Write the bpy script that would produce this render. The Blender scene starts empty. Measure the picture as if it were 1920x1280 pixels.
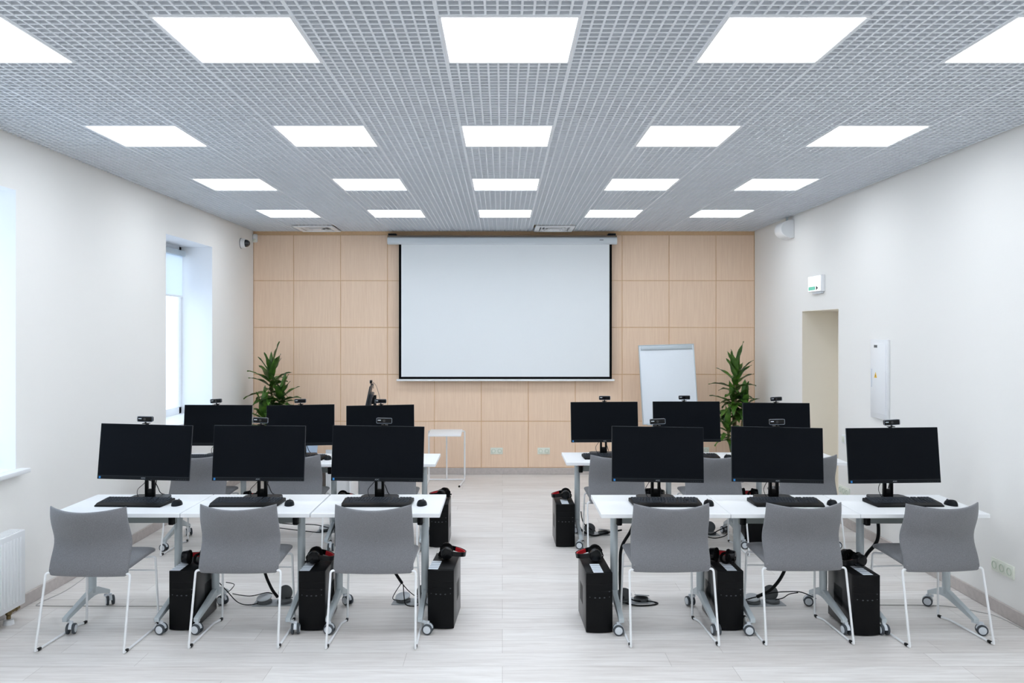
import bpy, bmesh, math, random
from mathutils import Vector, Matrix, Euler

random.seed(7)
SC = bpy.context.scene
COL = SC.collection
PI = math.pi
R = math.radians

# ------------------------------------------------------------------ camera constants
CAM_H = 1.88
F = 1540.0
VPX, VPY = 942.0, 620.5


def at(u, v, d):
    """A measured image position at depth d, as a point of the room."""
    return Vector(((u - VPX) * d / F, d, CAM_H - (v - VPY) * d / F))


# ------------------------------------------------------------------ materials
def nodes_of(name):
    m = bpy.data.materials.new(name)
    m.use_nodes = True
    nt = m.node_tree
    return m, nt, nt.nodes['Principled BSDF'], nt.links


def srgb(r, g, b):
    def f(c):
        c /= 255.0
        return c / 12.92 if c <= 0.04045 else ((c + 0.055) / 1.055) ** 2.4
    return (f(r), f(g), f(b), 1.0)


def plain(name, rgb, rough=0.5, metal=0.0, spec=0.5, bump=0.0, scale=200.0, var=0.0, coat=0.0):
    m, nt, b, L = nodes_of(name)
    b.inputs['Base Color'].default_value = srgb(*rgb)
    b.inputs['Roughness'].default_value = rough
    b.inputs['Metallic'].default_value = metal
    b.inputs['Specular IOR Level'].default_value = spec
    b.inputs['Coat Weight'].default_value = coat
    tc = nt.nodes.new('ShaderNodeTexCoord')
    n = nt.nodes.new('ShaderNodeTexNoise')
    n.inputs['Scale'].default_value = scale
    n.inputs['Detail'].default_value = 3
    L.new(tc.outputs['Object'], n.inputs['Vector'])
    if bump:
        bp = nt.nodes.new('ShaderNodeBump')
        bp.inputs['Strength'].default_value = bump
        bp.inputs['Distance'].default_value = 0.001
        L.new(n.outputs['Fac'], bp.inputs['Height'])
        L.new(bp.outputs['Normal'], b.inputs['Normal'])
    if var:
        mx = nt.nodes.new('ShaderNodeMix')
        mx.data_type = 'RGBA'
        c = srgb(*rgb)
        mx.inputs[6].default_value = tuple(x * (1 - var) for x in c[:3]) + (1,)
        mx.inputs[7].default_value = tuple(min(1, x * (1 + var)) for x in c[:3]) + (1,)
        L.new(n.outputs['Fac'], mx.inputs[0])
        L.new(mx.outputs[2], b.inputs['Base Color'])
    return m


def emitter(name, rgb, strength):
    m, nt, b, L = nodes_of(name)
    b.inputs['Base Color'].default_value = (0.8, 0.8, 0.8, 1)
    b.inputs['Emission Color'].default_value = srgb(*rgb)
    b.inputs['Emission Strength'].default_value = strength
    return m


def floor_mat():
    m, nt, b, L = nodes_of('pale_laminate')
    tc = nt.nodes.new('ShaderNodeTexCoord')
    br = nt.nodes.new('ShaderNodeTexBrick')
    br.offset = 0.37
    br.offset_frequency = 3
    br.squash = 1.17
    br.squash_frequency = 2
    br.inputs['Color1'].default_value = srgb(238, 235, 232)
    br.inputs['Color2'].default_value = srgb(227, 222, 218)
    br.inputs['Mortar'].default_value = srgb(184, 177, 172)
    br.inputs['Scale'].default_value = 1.0
    br.inputs['Mortar Size'].default_value = 0.0012
    br.inputs['Mortar Smooth'].default_value = 0.3
    br.inputs['Bias'].default_value = -0.1
    br.inputs['Brick Width'].default_value = 1.29
    br.inputs['Row Height'].default_value = 0.192
    L.new(tc.outputs['Object'], br.inputs['Vector'])
    mp = nt.nodes.new('ShaderNodeMapping')
    mp.inputs['Scale'].default_value = (1.6, 26.0, 1.0)
    L.new(tc.outputs['Object'], mp.inputs['Vector'])
    n = nt.nodes.new('ShaderNodeTexNoise')
    n.inputs['Scale'].default_value = 1.5
    n.inputs['Detail'].default_value = 6
    n.inputs['Roughness'].default_value = 0.65
    n.inputs['Distortion'].default_value = 0.6
    L.new(mp.outputs['Vector'], n.inputs['Vector'])
    rp = nt.nodes.new('ShaderNodeValToRGB')
    rp.color_ramp.elements[0].position = 0.30
    rp.color_ramp.elements[0].color = (0.80, 0.78, 0.765, 1)
    rp.color_ramp.elements[1].position = 0.62
    rp.color_ramp.elements[1].color = (1, 1, 1, 1)
    L.new(n.outputs['Fac'], rp.inputs['Fac'])
    mx = nt.nodes.new('ShaderNodeMix')
    mx.data_type = 'RGBA'
    mx.blend_type = 'MULTIPLY'
    mx.inputs[0].default_value = 1.0
    L.new(br.outputs['Color'], mx.inputs[6])
    L.new(rp.outputs['Color'], mx.inputs[7])
    L.new(mx.outputs[2], b.inputs['Base Color'])
    b.inputs['Roughness'].default_value = 0.42
    b.inputs['Specular IOR Level'].default_value = 0.45
    return m


def wood_mat():
    m, nt, b, L = nodes_of('pale_oak_veneer')
    tc = nt.nodes.new('ShaderNodeTexCoord')
    mp = nt.nodes.new('ShaderNodeMapping')
    mp.inputs['Scale'].default_value = (60.0, 60.0, 2.2)
    L.new(tc.outputs['Object'], mp.inputs['Vector'])
    n = nt.nodes.new('ShaderNodeTexNoise')
    n.inputs['Scale'].default_value = 1.6
    n.inputs['Detail'].default_value = 5
    L.new(mp.outputs['Vector'], n.inputs['Vector'])
    rp = nt.nodes.new('ShaderNodeValToRGB')
    rp.color_ramp.elements[0].position = 0.25
    rp.color_ramp.elements[0].color = srgb(234, 204, 177)
    rp.color_ramp.elements[1].position = 0.75
    rp.color_ramp.elements[1].color = srgb(245, 218, 192)
    L.new(n.outputs['Fac'], rp.inputs['Fac'])
    L.new(rp.outputs['Color'], b.inputs['Base Color'])
    b.inputs['Roughness'].default_value = 0.5
    return m


def fabric_mat(name, c1, c2):
    m, nt, b, L = nodes_of(name)
    tc = nt.nodes.new('ShaderNodeTexCoord')
    mp = nt.nodes.new('ShaderNodeMapping')
    mp.inputs['Scale'].default_value = (220, 220, 420)
    L.new(tc.outputs['Object'], mp.inputs['Vector'])
    n = nt.nodes.new('ShaderNodeTexNoise')
    n.inputs['Scale'].default_value = 1.0
    n.inputs['Detail'].default_value = 4
    n.inputs['Roughness'].default_value = 0.7
    L.new(mp.outputs['Vector'], n.inputs['Vector'])
    rp = nt.nodes.new('ShaderNodeValToRGB')
    rp.color_ramp.elements[0].position = 0.3
    rp.color_ramp.elements[0].color = srgb(*c1)
    rp.color_ramp.elements[1].position = 0.7
    rp.color_ramp.elements[1].color = srgb(*c2)
    L.new(n.outputs['Fac'], rp.inputs['Fac'])
    L.new(rp.outputs['Color'], b.inputs['Base Color'])
    bp = nt.nodes.new('ShaderNodeBump')
    bp.inputs['Strength'].default_value = 0.35
    bp.inputs['Distance'].default_value = 0.001
    L.new(n.outputs['Fac'], bp.inputs['Height'])
    L.new(bp.outputs['Normal'], b.inputs['Normal'])
    b.inputs['Roughness'].default_value = 0.9
    b.inputs['Specular IOR Level'].default_value = 0.2
    b.inputs['Sheen Weight'].default_value = 0.25
    return m


def glass_mat():
    m = bpy.data.materials.new('window_glass')
    m.use_nodes = True
    nt = m.node_tree
    nt.nodes.clear()
    out = nt.nodes.new('ShaderNodeOutputMaterial')
    mix = nt.nodes.new('ShaderNodeMixShader')
    tr = nt.nodes.new('ShaderNodeBsdfTransparent')
    gl = nt.nodes.new('ShaderNodeBsdfGlossy')
    gl.inputs['Roughness'].default_value = 0.02
    mix.inputs[0].default_value = 0.06
    nt.links.new(tr.outputs[0], mix.inputs[1])
    nt.links.new(gl.outputs[0], mix.inputs[2])
    nt.links.new(mix.outputs[0], out.inputs[0])
    return m


def leaf_mat():
    m, nt, b, L = nodes_of('leaf_green')
    tc = nt.nodes.new('ShaderNodeTexCoord')
    n = nt.nodes.new('ShaderNodeTexNoise')
    n.inputs['Scale'].default_value = 7
    n.inputs['Detail'].default_value = 3
    L.new(tc.outputs['Object'], n.inputs['Vector'])
    rp = nt.nodes.new('ShaderNodeValToRGB')
    rp.color_ramp.elements[0].position = 0.35
    rp.color_ramp.elements[0].color = srgb(30, 62, 22)
    rp.color_ramp.elements[1].position = 0.68
    rp.color_ramp.elements[1].color = srgb(84, 128, 40)
    L.new(n.outputs['Fac'], rp.inputs['Fac'])
    L.new(rp.outputs['Color'], b.inputs['Base Color'])
    b.inputs['Roughness'].default_value = 0.38
    return m


M = {}
M['paint'] = plain('cream_wall_paint', (240, 239, 236), 0.75, bump=0.25, scale=90)
M['reveal'] = plain('white_reveal_paint', (240, 241, 243), 0.75, bump=0.2, scale=90)
M['sand'] = plain('sand_paint', (238, 231, 217), 0.75, bump=0.2, scale=90)
M['floor'] = floor_mat()
M['skirting'] = plain('greyed_wood_skirting', (190, 182, 178), 0.5, scale=30, var=0.18)
M['wood'] = wood_mat()
M['groove'] = plain('honey_wood_groove', (224, 188, 146), 0.55, scale=40, var=0.08)
M['grid'] = plain('silver_ceiling_grid', (224, 229, 235), 0.5, metal=0.0)
M['plenum'] = plain('grey_plenum', (120, 123, 128), 0.9)
M['white_frame'] = plain('white_lamp_frame', (225, 228, 232), 0.4)
M['lamp'] = emitter('lit_diffuser', (240, 247, 255), 5.2)
M['white_plastic'] = plain('white_plastic', (236, 238, 240), 0.4)
M['ivory'] = plain('ivory_plastic', (232, 236, 224), 0.35)
M['socket_green'] = plain('greenish_socket_insert', (196, 208, 190), 0.45)  # greenish tone of the socket recesses
M['white_metal'] = plain('white_powder_coat', (240, 242, 244), 0.35)
M['laminate'] = plain('white_table_laminate', (240, 242, 244), 0.45, scale=40, var=0.015)
M['grey_metal'] = plain('grey_powder_coat', (190, 199, 203), 0.42, metal=0.1)
M['beam'] = plain('grey_green_beam', (156, 164, 162), 0.45, metal=0.1)
M['hub'] = plain('pale_grey_hub', (214, 220, 226), 0.4)
M['tyre'] = plain('dark_rubber', (66, 72, 78), 0.6)
M['black'] = plain('black_plastic', (8, 9, 11), 0.42, spec=0.2)
M['black_gloss'] = plain('glossy_black_plastic', (8, 9, 12), 0.25, spec=0.25)
M['screen'] = plain('matt_black_screen', (9, 13, 19), 0.4, spec=0.08)
M['bezel'] = plain('dark_bezel', (15, 19, 24), 0.42, spec=0.18)
M['bezel_edge'] = plain('grey_bezel_edge', (48, 53, 59), 0.4, spec=0.3)
M['keycap'] = plain('black_keycap', (27, 34, 43), 0.5, spec=0.2)
M['key_body'] = plain('black_keyboard_body', (4, 5, 6), 0.45, spec=0.15)
M['case'] = plain('black_steel_case', (10, 11, 13), 0.5, spec=0.15, bump=0.2, scale=600)
M['case_side'] = plain('black_painted_panel', (20, 20, 22), 0.3, spec=0.5)
M['matt_black'] = plain('matt_black_cloth', (5, 5, 6), 0.9, spec=0.1)
M['port_grey'] = plain('grey_port', (64, 68, 74), 0.4)
M['red'] = plain('red_padding', (190, 22, 34), 0.6)
M['dark_red'] = plain('dark_red_plastic', (120, 24, 28), 0.45)
M['cloth_black'] = plain('black_foam', (9, 9, 10), 0.85, spec=0.12, bump=0.3, scale=400)
M['fabric'] = fabric_mat('grey_wool', (104, 105, 109), (136, 137, 141))
M['paper'] = plain('white_paper', (226, 233, 240), 0.7)
M['ink'] = plain('grey_print', (150, 160, 172), 0.7)
M['blue'] = plain('blue_sticker', (40, 130, 200), 0.5)
M['logo'] = plain('pale_grey_logo', (150, 158, 164), 0.5)
M['silver'] = plain('silver_rim', (122, 130, 140), 0.35, metal=0.4)
M['screen_fabric'] = plain('white_projection_fabric', (236, 241, 244), 0.85)
M['screen_case'] = plain('white_screen_casing', (214, 222, 228), 0.45)
M['gap_shadow'] = plain('brown_gap_shadow', (112, 100, 88), 0.6)
M['board'] = plain('white_board_enamel', (228, 235, 242), 0.35)
M['alu'] = plain('brushed_aluminium', (186, 196, 202), 0.4, metal=0.4)
M['leaf'] = leaf_mat()
M['cane'] = plain('green_brown_cane', (92, 88, 52), 0.7, scale=60, var=0.3)
M['soil'] = plain('dark_soil', (48, 38, 30), 0.95, bump=1.0, scale=120)
M['pot'] = plain('grey_planter', (150, 150, 150), 0.5)
M['brass'] = plain('tarnished_brass', (130, 112, 78), 0.4, metal=0.7)
M['yellow'] = plain('warning_yellow', (236, 190, 40), 0.5)
M['sign_green'] = plain('sign_green', (126, 224, 196), 0.5)
M['sign_face'] = emitter('backlit_sign_face', (246, 255, 252), 0.75)
M['steel'] = plain('grey_steel_lid', (168, 172, 176), 0.45, metal=0.3)
M['dark_lid'] = plain('dark_grey_lid', (92, 96, 98), 0.55)
M['cable_grey'] = plain('pale_grey_cable', (188, 186, 184), 0.5)
M['dome'] = plain('smoked_dome', (12, 13, 15), 0.08, coat=0.6)
M['glass'] = glass_mat()
M['pvc'] = plain('white_pvc', (238, 241, 245), 0.35)
M['blind'] = plain('white_blind_cloth', (240, 243, 248), 0.85)
_nt = M['blind'].node_tree
_tl = _nt.nodes.new('ShaderNodeBsdfTranslucent')
_tl.inputs['Color'].default_value = (0.85, 0.9, 0.95, 1)
_mx = _nt.nodes.new('ShaderNodeMixShader')
_mx.inputs[0].default_value = 0.5
_nt.links.new(_nt.nodes['Principled BSDF'].outputs[0], _mx.inputs[1])
_nt.links.new(_tl.outputs[0], _mx.inputs[2])
_nt.links.new(_mx.outputs[0], _nt.nodes['Material Output'].inputs['Surface'])
M['grey_chair'] = plain('pale_grey_shell', (176, 190, 206), 0.45)


# ------------------------------------------------------------------ mesh builder
class MB:
    def __init__(self):
        self.bm = bmesh.new()

    def _add(self, tmp, mat=None):
        me = bpy.data.meshes.new('tmp')
        tmp.to_mesh(me)
        tmp.free()
        if mat is not None:
            me.transform(mat)
        self.bm.from_mesh(me)
        bpy.data.meshes.remove(me)
        return self

    def box(self, c, s, bevel=0.0, seg=2, rot=None, taper=None):
        t = bmesh.new()
        bmesh.ops.create_cube(t, size=1.0)
        for v in t.verts:
            v.co = Vector((v.co.x * s[0], v.co.y * s[1], v.co.z * s[2]))
        if bevel > 0:
            bmesh.ops.bevel(t, geom=list(t.edges), offset=min(bevel, min(s) * 0.49), segments=seg, profile=0.5, affect='EDGES')
        mt = Matrix.Translation(Vector(c))
        if rot is not None:
            mt = mt @ Euler(rot).to_matrix().to_4x4()
        return self._add(t, mt)

    def span(self, a, b, bevel=0.0, seg=2):
        c = [(a[i] + b[i]) / 2 for i in range(3)]
        s = [abs(b[i] - a[i]) for i in range(3)]
        return self.box(c, s, bevel, seg)

    def cyl(self, a, b, r, r2=None, n=16, bevel=0.0):
        a, b = Vector(a), Vector(b)
        d = b - a
        t = bmesh.new()
        bmesh.ops.create_cone(t, cap_ends=True, segments=n, radius1=r, radius2=r if r2 is None else r2, depth=d.length)
        if bevel > 0:
            es = [e for e in t.edges if len(e.link_faces) == 2 and any(len(f.verts) > 4 for f in e.link_faces)]
            bmesh.ops.bevel(t, geom=es, offset=bevel, segments=2, profile=0.5, affect='EDGES')
        q = d.to_track_quat('Z', 'Y').to_matrix().to_4x4()
        return self._add(t, Matrix.Translation((a + b) / 2) @ q)

    def sphere(self, c, r, n=16, s=(1, 1, 1), rot=None):
        t = bmesh.new()
        bmesh.ops.create_uvsphere(t, u_segments=n, v_segments=max(6, n // 2), radius=r)
        mt = Matrix.Translation(Vector(c))
        if rot is not None:
            mt = mt @ Euler(rot).to_matrix().to_4x4()
        mt = mt @ Matrix.Diagonal((s[0], s[1], s[2], 1))
        return self._add(t, mt)

    def tube(self, pts, r, n=8, closed=False, sub=0):
        """A round bar along points; sub > 0 smooths with Catmull-Rom."""
        P = [Vector(p) for p in pts]
        if sub:
            P = catmull(P, sub, closed)
        m = len(P)
        rings = []
        prev = None
        for i, p in enumerate(P):
            if closed:
                tg = (P[(i + 1) % m] - P[i - 1])
            else:
                tg = (P[min(i + 1, m - 1)] - P[max(i - 1, 0)])
            tg = tg.normalized() if tg.length > 1e-9 else Vector((0, 0, 1))
            if prev is None:
                ref = Vector((0, 0, 1)) if abs(tg.z) < 0.9 else Vector((1, 0, 0))
                nx = tg.cross(ref).normalized()
            else:
                nx = (prev - tg * prev.dot(tg))
                nx = nx.normalized() if nx.length > 1e-6 else tg.orthogonal().normalized()
            prev = nx
            ny = tg.cross(nx)
            # keep width at sharp corners
            rings.append([self.bm.verts.new(p + (nx * math.cos(a) + ny * math.sin(a)) * r) for a in [2 * PI * k / n for k in range(n)]])
        for i in range(m if closed else m - 1):
            A, B = rings[i], rings[(i + 1) % m]
            for k in range(n):
                self.bm.faces.new((A[k], A[(k + 1) % n], B[(k + 1) % n], B[k]))
        if not closed:
            self.bm.faces.new(rings[0][::-1])
            self.bm.faces.new(rings[-1])
        return self

    def strip(self, frames, w, h):
        """A rectangular bar: frames = [(point, side vector, up vector)], w along side, h along up."""
        rings = []
        for p, s, u in frames:
            p, s, u = Vector(p), Vector(s).normalized(), Vector(u).normalized()
            rings.append([self.bm.verts.new(p + s * (a * w / 2) + u * (b * h / 2)) for a, b in ((-1, -1), (1, -1), (1, 1), (-1, 1))])
        for A, B in zip(rings, rings[1:]):
            for k in range(4):
                self.bm.faces.new((A[k], A[(k + 1) % 4], B[(k + 1) % 4], B[k]))
        self.bm.faces.new(rings[0][::-1])
        self.bm.faces.new(rings[-1])
        return self

    def prism(self, poly, axis, a, b):
        """Extrude a closed 2D outline along an axis: 0 = x (poly is y,z), 1 = y (x,z), 2 = z (x,y)."""
        def mk(p, t):
            if axis == 0:
                return Vector((t, p[0], p[1]))
            if axis == 1:
                return Vector((p[0], t, p[1]))
            return Vector((p[0], p[1], t))
        A = [self.bm.verts.new(mk(p, a)) for p in poly]
        B = [self.bm.verts.new(mk(p, b)) for p in poly]
        n = len(poly)
        for k in range(n):
            self.bm.faces.new((A[k], A[(k + 1) % n], B[(k + 1) % n], B[k]))
        self.bm.faces.new(A[::-1])
        self.bm.faces.new(B)
        return self

    def lathe(self, prof, n=24, mat=None):
        """Revolve (r, z) pairs about z, then place with mat."""
        t = bmesh.new()
        rings = []
        for r, z in prof:
            if r < 1e-6:
                rings.append([t.verts.new((0, 0, z))])
            else:
                rings.append([t.verts.new((r * math.cos(2 * PI * k / n), r * math.sin(2 * PI * k / n), z)) for k in range(n)])
        for A, B in zip(rings, rings[1:]):
            for k in range(n):
                a0, a1 = A[k % len(A)], A[(k + 1) % len(A)]
                b0, b1 = B[k % len(B)], B[(k + 1) % len(B)]
                vs = []
                for v in (a0, a1, b1, b0):
                    if v not in vs:
                        vs.append(v)
                if len(vs) > 2:
                    t.faces.new(vs)
        return self._add(t, mat)

    def build(self, name, mat, parent=None, smooth=35):
        bmesh.ops.recalc_face_normals(self.bm, faces=self.bm.faces)
        me = bpy.data.meshes.new(name)
        self.bm.to_mesh(me)
        self.bm.free()
        if smooth:
            me.polygons.foreach_set('use_smooth', [True] * len(me.polygons))
            me.set_sharp_from_angle(angle=R(smooth))
        me.materials.append(M[mat] if isinstance(mat, str) else mat)
        o = bpy.data.objects.new(name, me)
        COL.objects.link(o)
        if parent is not None:
            o.parent = parent
        return o


def catmull(P, sub, closed=False):
    out = []
    m = len(P)
    last = m if closed else m - 1
    for i in range(last):
        if closed:
            p0, p1, p2, p3 = P[i - 1], P[i], P[(i + 1) % m], P[(i + 2) % m]
        else:
            p0, p1, p2, p3 = P[max(i - 1, 0)], P[i], P[i + 1], P[min(i + 2, m - 1)]
        for k in range(sub):
            t = k / sub
            out.append(0.5 * ((2 * p1) + (p2 - p0) * t + (2 * p0 - 5 * p1 + 4 * p2 - p3) * t * t + (3 * p1 - p0 - 3 * p2 + p3) * t ** 3))
    if not closed:
        out.append(P[-1])
    return out


def fillet(pts, r, n=5):
    """Round the corners of a polyline."""
    P = [Vector(p) for p in pts]
    out = [P[0]]
    for a, b, c in zip(P, P[1:], P[2:]):
        d1, d2 = (a - b), (c - b)
        k = min(r, d1.length * 0.45, d2.length * 0.45)
        s, e = b + d1.normalized() * k, b + d2.normalized() * k
        for i in range(n + 1):
            t = i / n
            out.append(s * (1 - t) ** 2 + b * 2 * t * (1 - t) + e * t * t)
    out.append(P[-1])
    return out


def thing(name, label, cat, loc=(0, 0, 0), rz=0.0, group=None):
    o = bpy.data.objects.new(name, None)
    o.empty_display_size = 0.1
    COL.objects.link(o)
    o.location = loc
    o.rotation_euler = (0, 0, rz)
    tag(o, label, cat, group)
    return o


def tag(o, label, cat, group=None):
    o['label'] = label
    o['category'] = cat
    if group:
        o['group'] = group
    return o


def struct(o):
    o['kind'] = 'structure'
    return o


def copy_tree(o, parent=None):
    c = o.copy()
    COL.objects.link(c)
    if parent is not None:
        c.parent = parent
    for ch in KIDS.get(o.name, ()):
        copy_tree(ch, c)
    return c


KIDS = {}


def remember(o):
    """Note the children of a prototype so that copies take its parts along."""
    KIDS[o.name] = list(o.children)
    for ch in o.children:
        remember(ch)


def text_mesh(s, size, name, mat, parent, loc, rot, depth=0.0008):
    cu = bpy.data.curves.new('t', 'FONT')
    cu.body = s
    cu.size = size
    cu.align_x = 'CENTER'
    cu.align_y = 'CENTER'
    cu.extrude = depth
    tmp = bpy.data.objects.new('t', cu)
    COL.objects.link(tmp)
    bpy.context.view_layer.update()
    me = bpy.data.meshes.new_from_object(tmp)
    bpy.data.objects.remove(tmp)
    bpy.data.curves.remove(cu)
    me.materials.clear()
    me.materials.append(M[mat])
    me.transform(Matrix.Translation(Vector(loc)) @ Euler(rot).to_matrix().to_4x4())
    o = bpy.data.objects.new(name, me)
    COL.objects.link(o)
    o.parent = parent
    return o


# ------------------------------------------------------------------ the room
XL, XR = -3.268, 3.31
YB, YF = 10.777, -1.6
ZC = 3.185
ZT = 3.50
TH = 0.44

struct(MB().span((XL - 0.6, YF - 0.1, -0.12), (XR + 0.6, YB + 0.2, 0.0)).build('floor', 'floor', smooth=0))

# window openings (depth range) and door opening
W = [(4.22, 5.518), (7.976, 9.25)]
WZ0, WZ1 = 0.925, 2.828
DY0, DY1, DZ = 8.09, 9.07, 2.10


def wall_with_holes(x0, x1, ys, holes):
    mb = MB()
    y = ys[0]
    for a, b, z0, z1 in holes:
        mb.span((x0, y, 0), (x1, a, ZT))
        if z0 > 0:
            mb.span((x0, a, 0), (x1, b, z0))
        mb.span((x0, a, z1), (x1, b, ZT))
        y = b
    mb.span((x0, y, 0), (x1, ys[1], ZT))
    return mb


wl = wall_with_holes(XL - TH, XL, (YF, YB), [(a, b, WZ0, WZ1) for a, b in W]).build('wall_left', 'paint', smooth=0)
struct(wl)
wr = wall_with_holes(XR, XR + TH, (YF, YB), [(DY0, DY1, 0, DZ)]).build('wall_right', 'paint', smooth=0)
struct(wr)
struct(MB().span((XL - TH, YF - 0.12, 0), (XR + TH, YF, ZT)).build('wall_front', 'paint', smooth=0))
wb = MB().span((XL - TH, YB + 0.006, 0), (XR + TH, YB + 0.15, ZT)).build('wall_back', 'groove', smooth=0)
struct(wb)
cols = [XL + 0.003] + [-2.739 + 0.6157 * k for k in range(10)] + [XR - 0.003]
rows = [0.088, 0.697, 1.311, 1.927, 2.541, 3.143]
pan = MB()
for x0, x1 in zip(cols, cols[1:]):
    for z0, z1 in zip(rows, rows[1:]):
        pan.span((x0 + 0.0045, YB, z0 + 0.0045), (x1 - 0.0045, YB + 0.0065, z1 - 0.0045), 0.002, 1)
pan.build('wood_panelling', 'wood', wb, smooth=0)

# door at the end of the deep doorway
dr = MB().span((XR + TH - 0.05, DY0, 0), (XR + TH - 0.005, DY1, DZ)).build('door_1', 'sand', smooth=0)
struct(dr)
dl = MB().span((XR + 0.0005, DY1 - 0.004, 0), (XR + TH - 0.05, DY1, DZ))
dl.span((XR + 0.0005, DY0, DZ - 0.004), (XR + TH - 0.05, DY1 - 0.004, DZ))
dl.build('door_reveal', 'sand', dr, smooth=0)

# windows
for i, (a, b) in enumerate(W):
    xg = XL - TH + 0.06
    wf = MB()
    wf.span((xg - 0.035, a, WZ0 + 0.03), (xg + 0.035, a + 0.075, WZ1), 0.006)
    wf.span((xg - 0.035, b - 0.075, WZ0 + 0.03), (xg + 0.035, b, WZ1), 0.006)
    wf.span((xg - 0.035, a, WZ1 - 0.075), (xg + 0.035, b, WZ1), 0.006)
    wf.span((xg - 0.035, a, WZ0 + 0.03), (xg + 0.035, b, WZ0 + 0.11), 0.006)
    wf.span((xg - 0.03, (a + b) / 2 - 0.05, WZ0 + 0.03), (xg + 0.03, (a + b) / 2 + 0.05, WZ1), 0.006)
    w = struct(wf.build('window_%d' % (i + 1), 'pvc'))
    MB().span((xg - 0.006, a + 0.07, WZ0 + 0.1), (xg + 0.006, b - 0.07, WZ1 - 0.07)).build('glass_pane', 'glass', w, smooth=0)
    MB().span((XL - TH + 0.02, a, WZ0), (XL, b, WZ0 + 0.03)).span((XL, a - 0.05, WZ0), (XL + 0.075, b + 0.05, WZ0 + 0.03), 0.006).build('window_sill', 'white_plastic', w)
    rv = MB()
    rv.span((XL - TH + 0.02, a, WZ0 + 0.03), (XL - 0.0005, a + 0.003, WZ1))
    rv.span((XL - TH + 0.02, b - 0.003, WZ0 + 0.03), (XL - 0.0005, b, WZ1))
    rv.span((XL - TH + 0.02, a, WZ1 - 0.003), (XL - 0.0005, b, WZ1))
    rv.build('window_reveal', 'reveal', w, smooth=0)

bl = thing('roller_blind', 'white roller blind drawn partly down in the far window recess', 'blind', (XL - TH + 0.13, 0, 0))
MB().span((-0.03, 8.02, 2.71), (0.035, 9.2, 2.775), 0.012).build('cassette', 'alu', bl)
MB().span((-0.002, 8.04, 2.27), (0.002, 9.18, 2.72)).build('blind_cloth', 'blind', bl, smooth=0)
MB().span((-0.008, 8.04, 2.255), (0.008, 9.18, 2.275), 0.004).build('bottom_bar', 'white_plastic', bl)

# skirting
sk = MB()
sk.span((XL, YF, 0), (XL + 0.016, YB, 0.088), 0.004, 1)
struct(sk.build('baseboard_left', 'skirting'))
sk = MB()
sk.span((XR - 0.016, YF, 0), (XR, DY0, 0.088), 0.004, 1)
sk.span((XR - 0.016, DY1, 0), (XR, YB, 0.088), 0.004, 1)
struct(sk.build('baseboard_right', 'skirting'))
struct(MB().span((XL + 0.016, YB - 0.004, 0), (XR - 0.016, YB + 0.02, 0.086), 0.004, 1).build('baseboard_back', 'skirting'))

# ceiling: open cell grid, lamp fields left free, dark void above
PX, PY = 0.6, 0.6042
X0 = 0.03 - 0.3 - 5 * PX          # a tile edge near the left wall
LROW = [3.698 + 1.8127 * k for k in range(-2, 4)]
LCOL = [0.03 + 1.2 * k for k in range(-2, 3)]
Y0 = LROW[0] - PY / 2
VENTS = [(-2.345, 10.405), (0.655, 10.405)]
holes = [(x - 0.3, x + 0.3, y - PY / 2, y + PY / 2) for x in LCOL for y in LROW]
vh = [(x - 0.262, x + 0.262, y - 0.285, y + 0.285) for x, y in VENTS]


def cut(lo, hi, spans):
    segs = [(lo, hi)]
    for a, b in spans:
        nx = []
        for s, e in segs:
            if b <= s or a >= e:
                nx.append((s, e))
            else:
                if a > s:
                    nx.append((s, a))
                if b < e:
                    nx.append((b, e))
        segs = nx
    return segs


def bar_mesh():
    vs, fs = [], []

    def add(x0, x1, y0, y1, z0, z1):
        n = len(vs)
        vs.extend([(x0, y0, z0), (x1, y0, z0), (x1, y1, z0), (x0, y1, z0), (x0, y0, z1), (x1, y0, z1), (x1, y1, z1), (x0, y1, z1)])
        fs.extend([(n, n + 3, n + 2, n + 1), (n + 4, n + 5, n + 6, n + 7), (n, n + 1, n + 5, n + 4), (n + 1, n + 2, n + 6, n + 5), (n + 2, n + 3, n + 7, n + 6), (n + 3, n, n + 4, n + 7)])
    xa, xb = XL + 0.012, XR - 0.02
    ya, yb = YF + 0.02, YB - 0.02
    k = 0
    while X0 + k * 0.05 < xb:
        x = X0 + k * 0.05
        edge = k % 12 == 0
        w = 0.0085 if edge else 0.0050
        if x > xa:
            for s, e in cut(ya, yb, [(h[2], h[3]) for h in holes + vh if h[0] + 0.001 < x < h[1] - 0.001]):
                add(x - w, x + w, s, e, ZC - (0.001 if edge else 0), ZC + 0.042)
        k += 1
    k = -200
    while True:
        y = Y0 + k * PY / 12
        if y > yb:
            break
        if y > ya:
            edge = k % 12 == 0
            w = 0.0075 if edge else 0.0062
            for s, e in cut(xa, xb, [(h[0], h[1]) for h in holes + vh if h[2] + 0.001 < y < h[3] - 0.001]):
                add(s, e, y - w, y + w, ZC + 0.0006, ZC + 0.0415)
        k += 1
    me = bpy.data.meshes.new('ceiling')
    me.from_pydata(vs, [], fs)
    me.materials.append(M['grid'])
    o = bpy.data.objects.new('ceiling', me)
    COL.objects.link(o)
    return struct(o)


ceil = bar_mesh()
MB().span((XL - TH, YF - 0.1, ZT), (XR + TH, YB + 0.15, ZT + 0.1)).build('void_slab', 'plenum', ceil, smooth=0)
MB().span((XL + 0.005, YF, ZC + 0.13), (XR - 0.005, YB, ZC + 0.14)).build('dark_backing', 'plenum', ceil, smooth=0)

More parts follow.
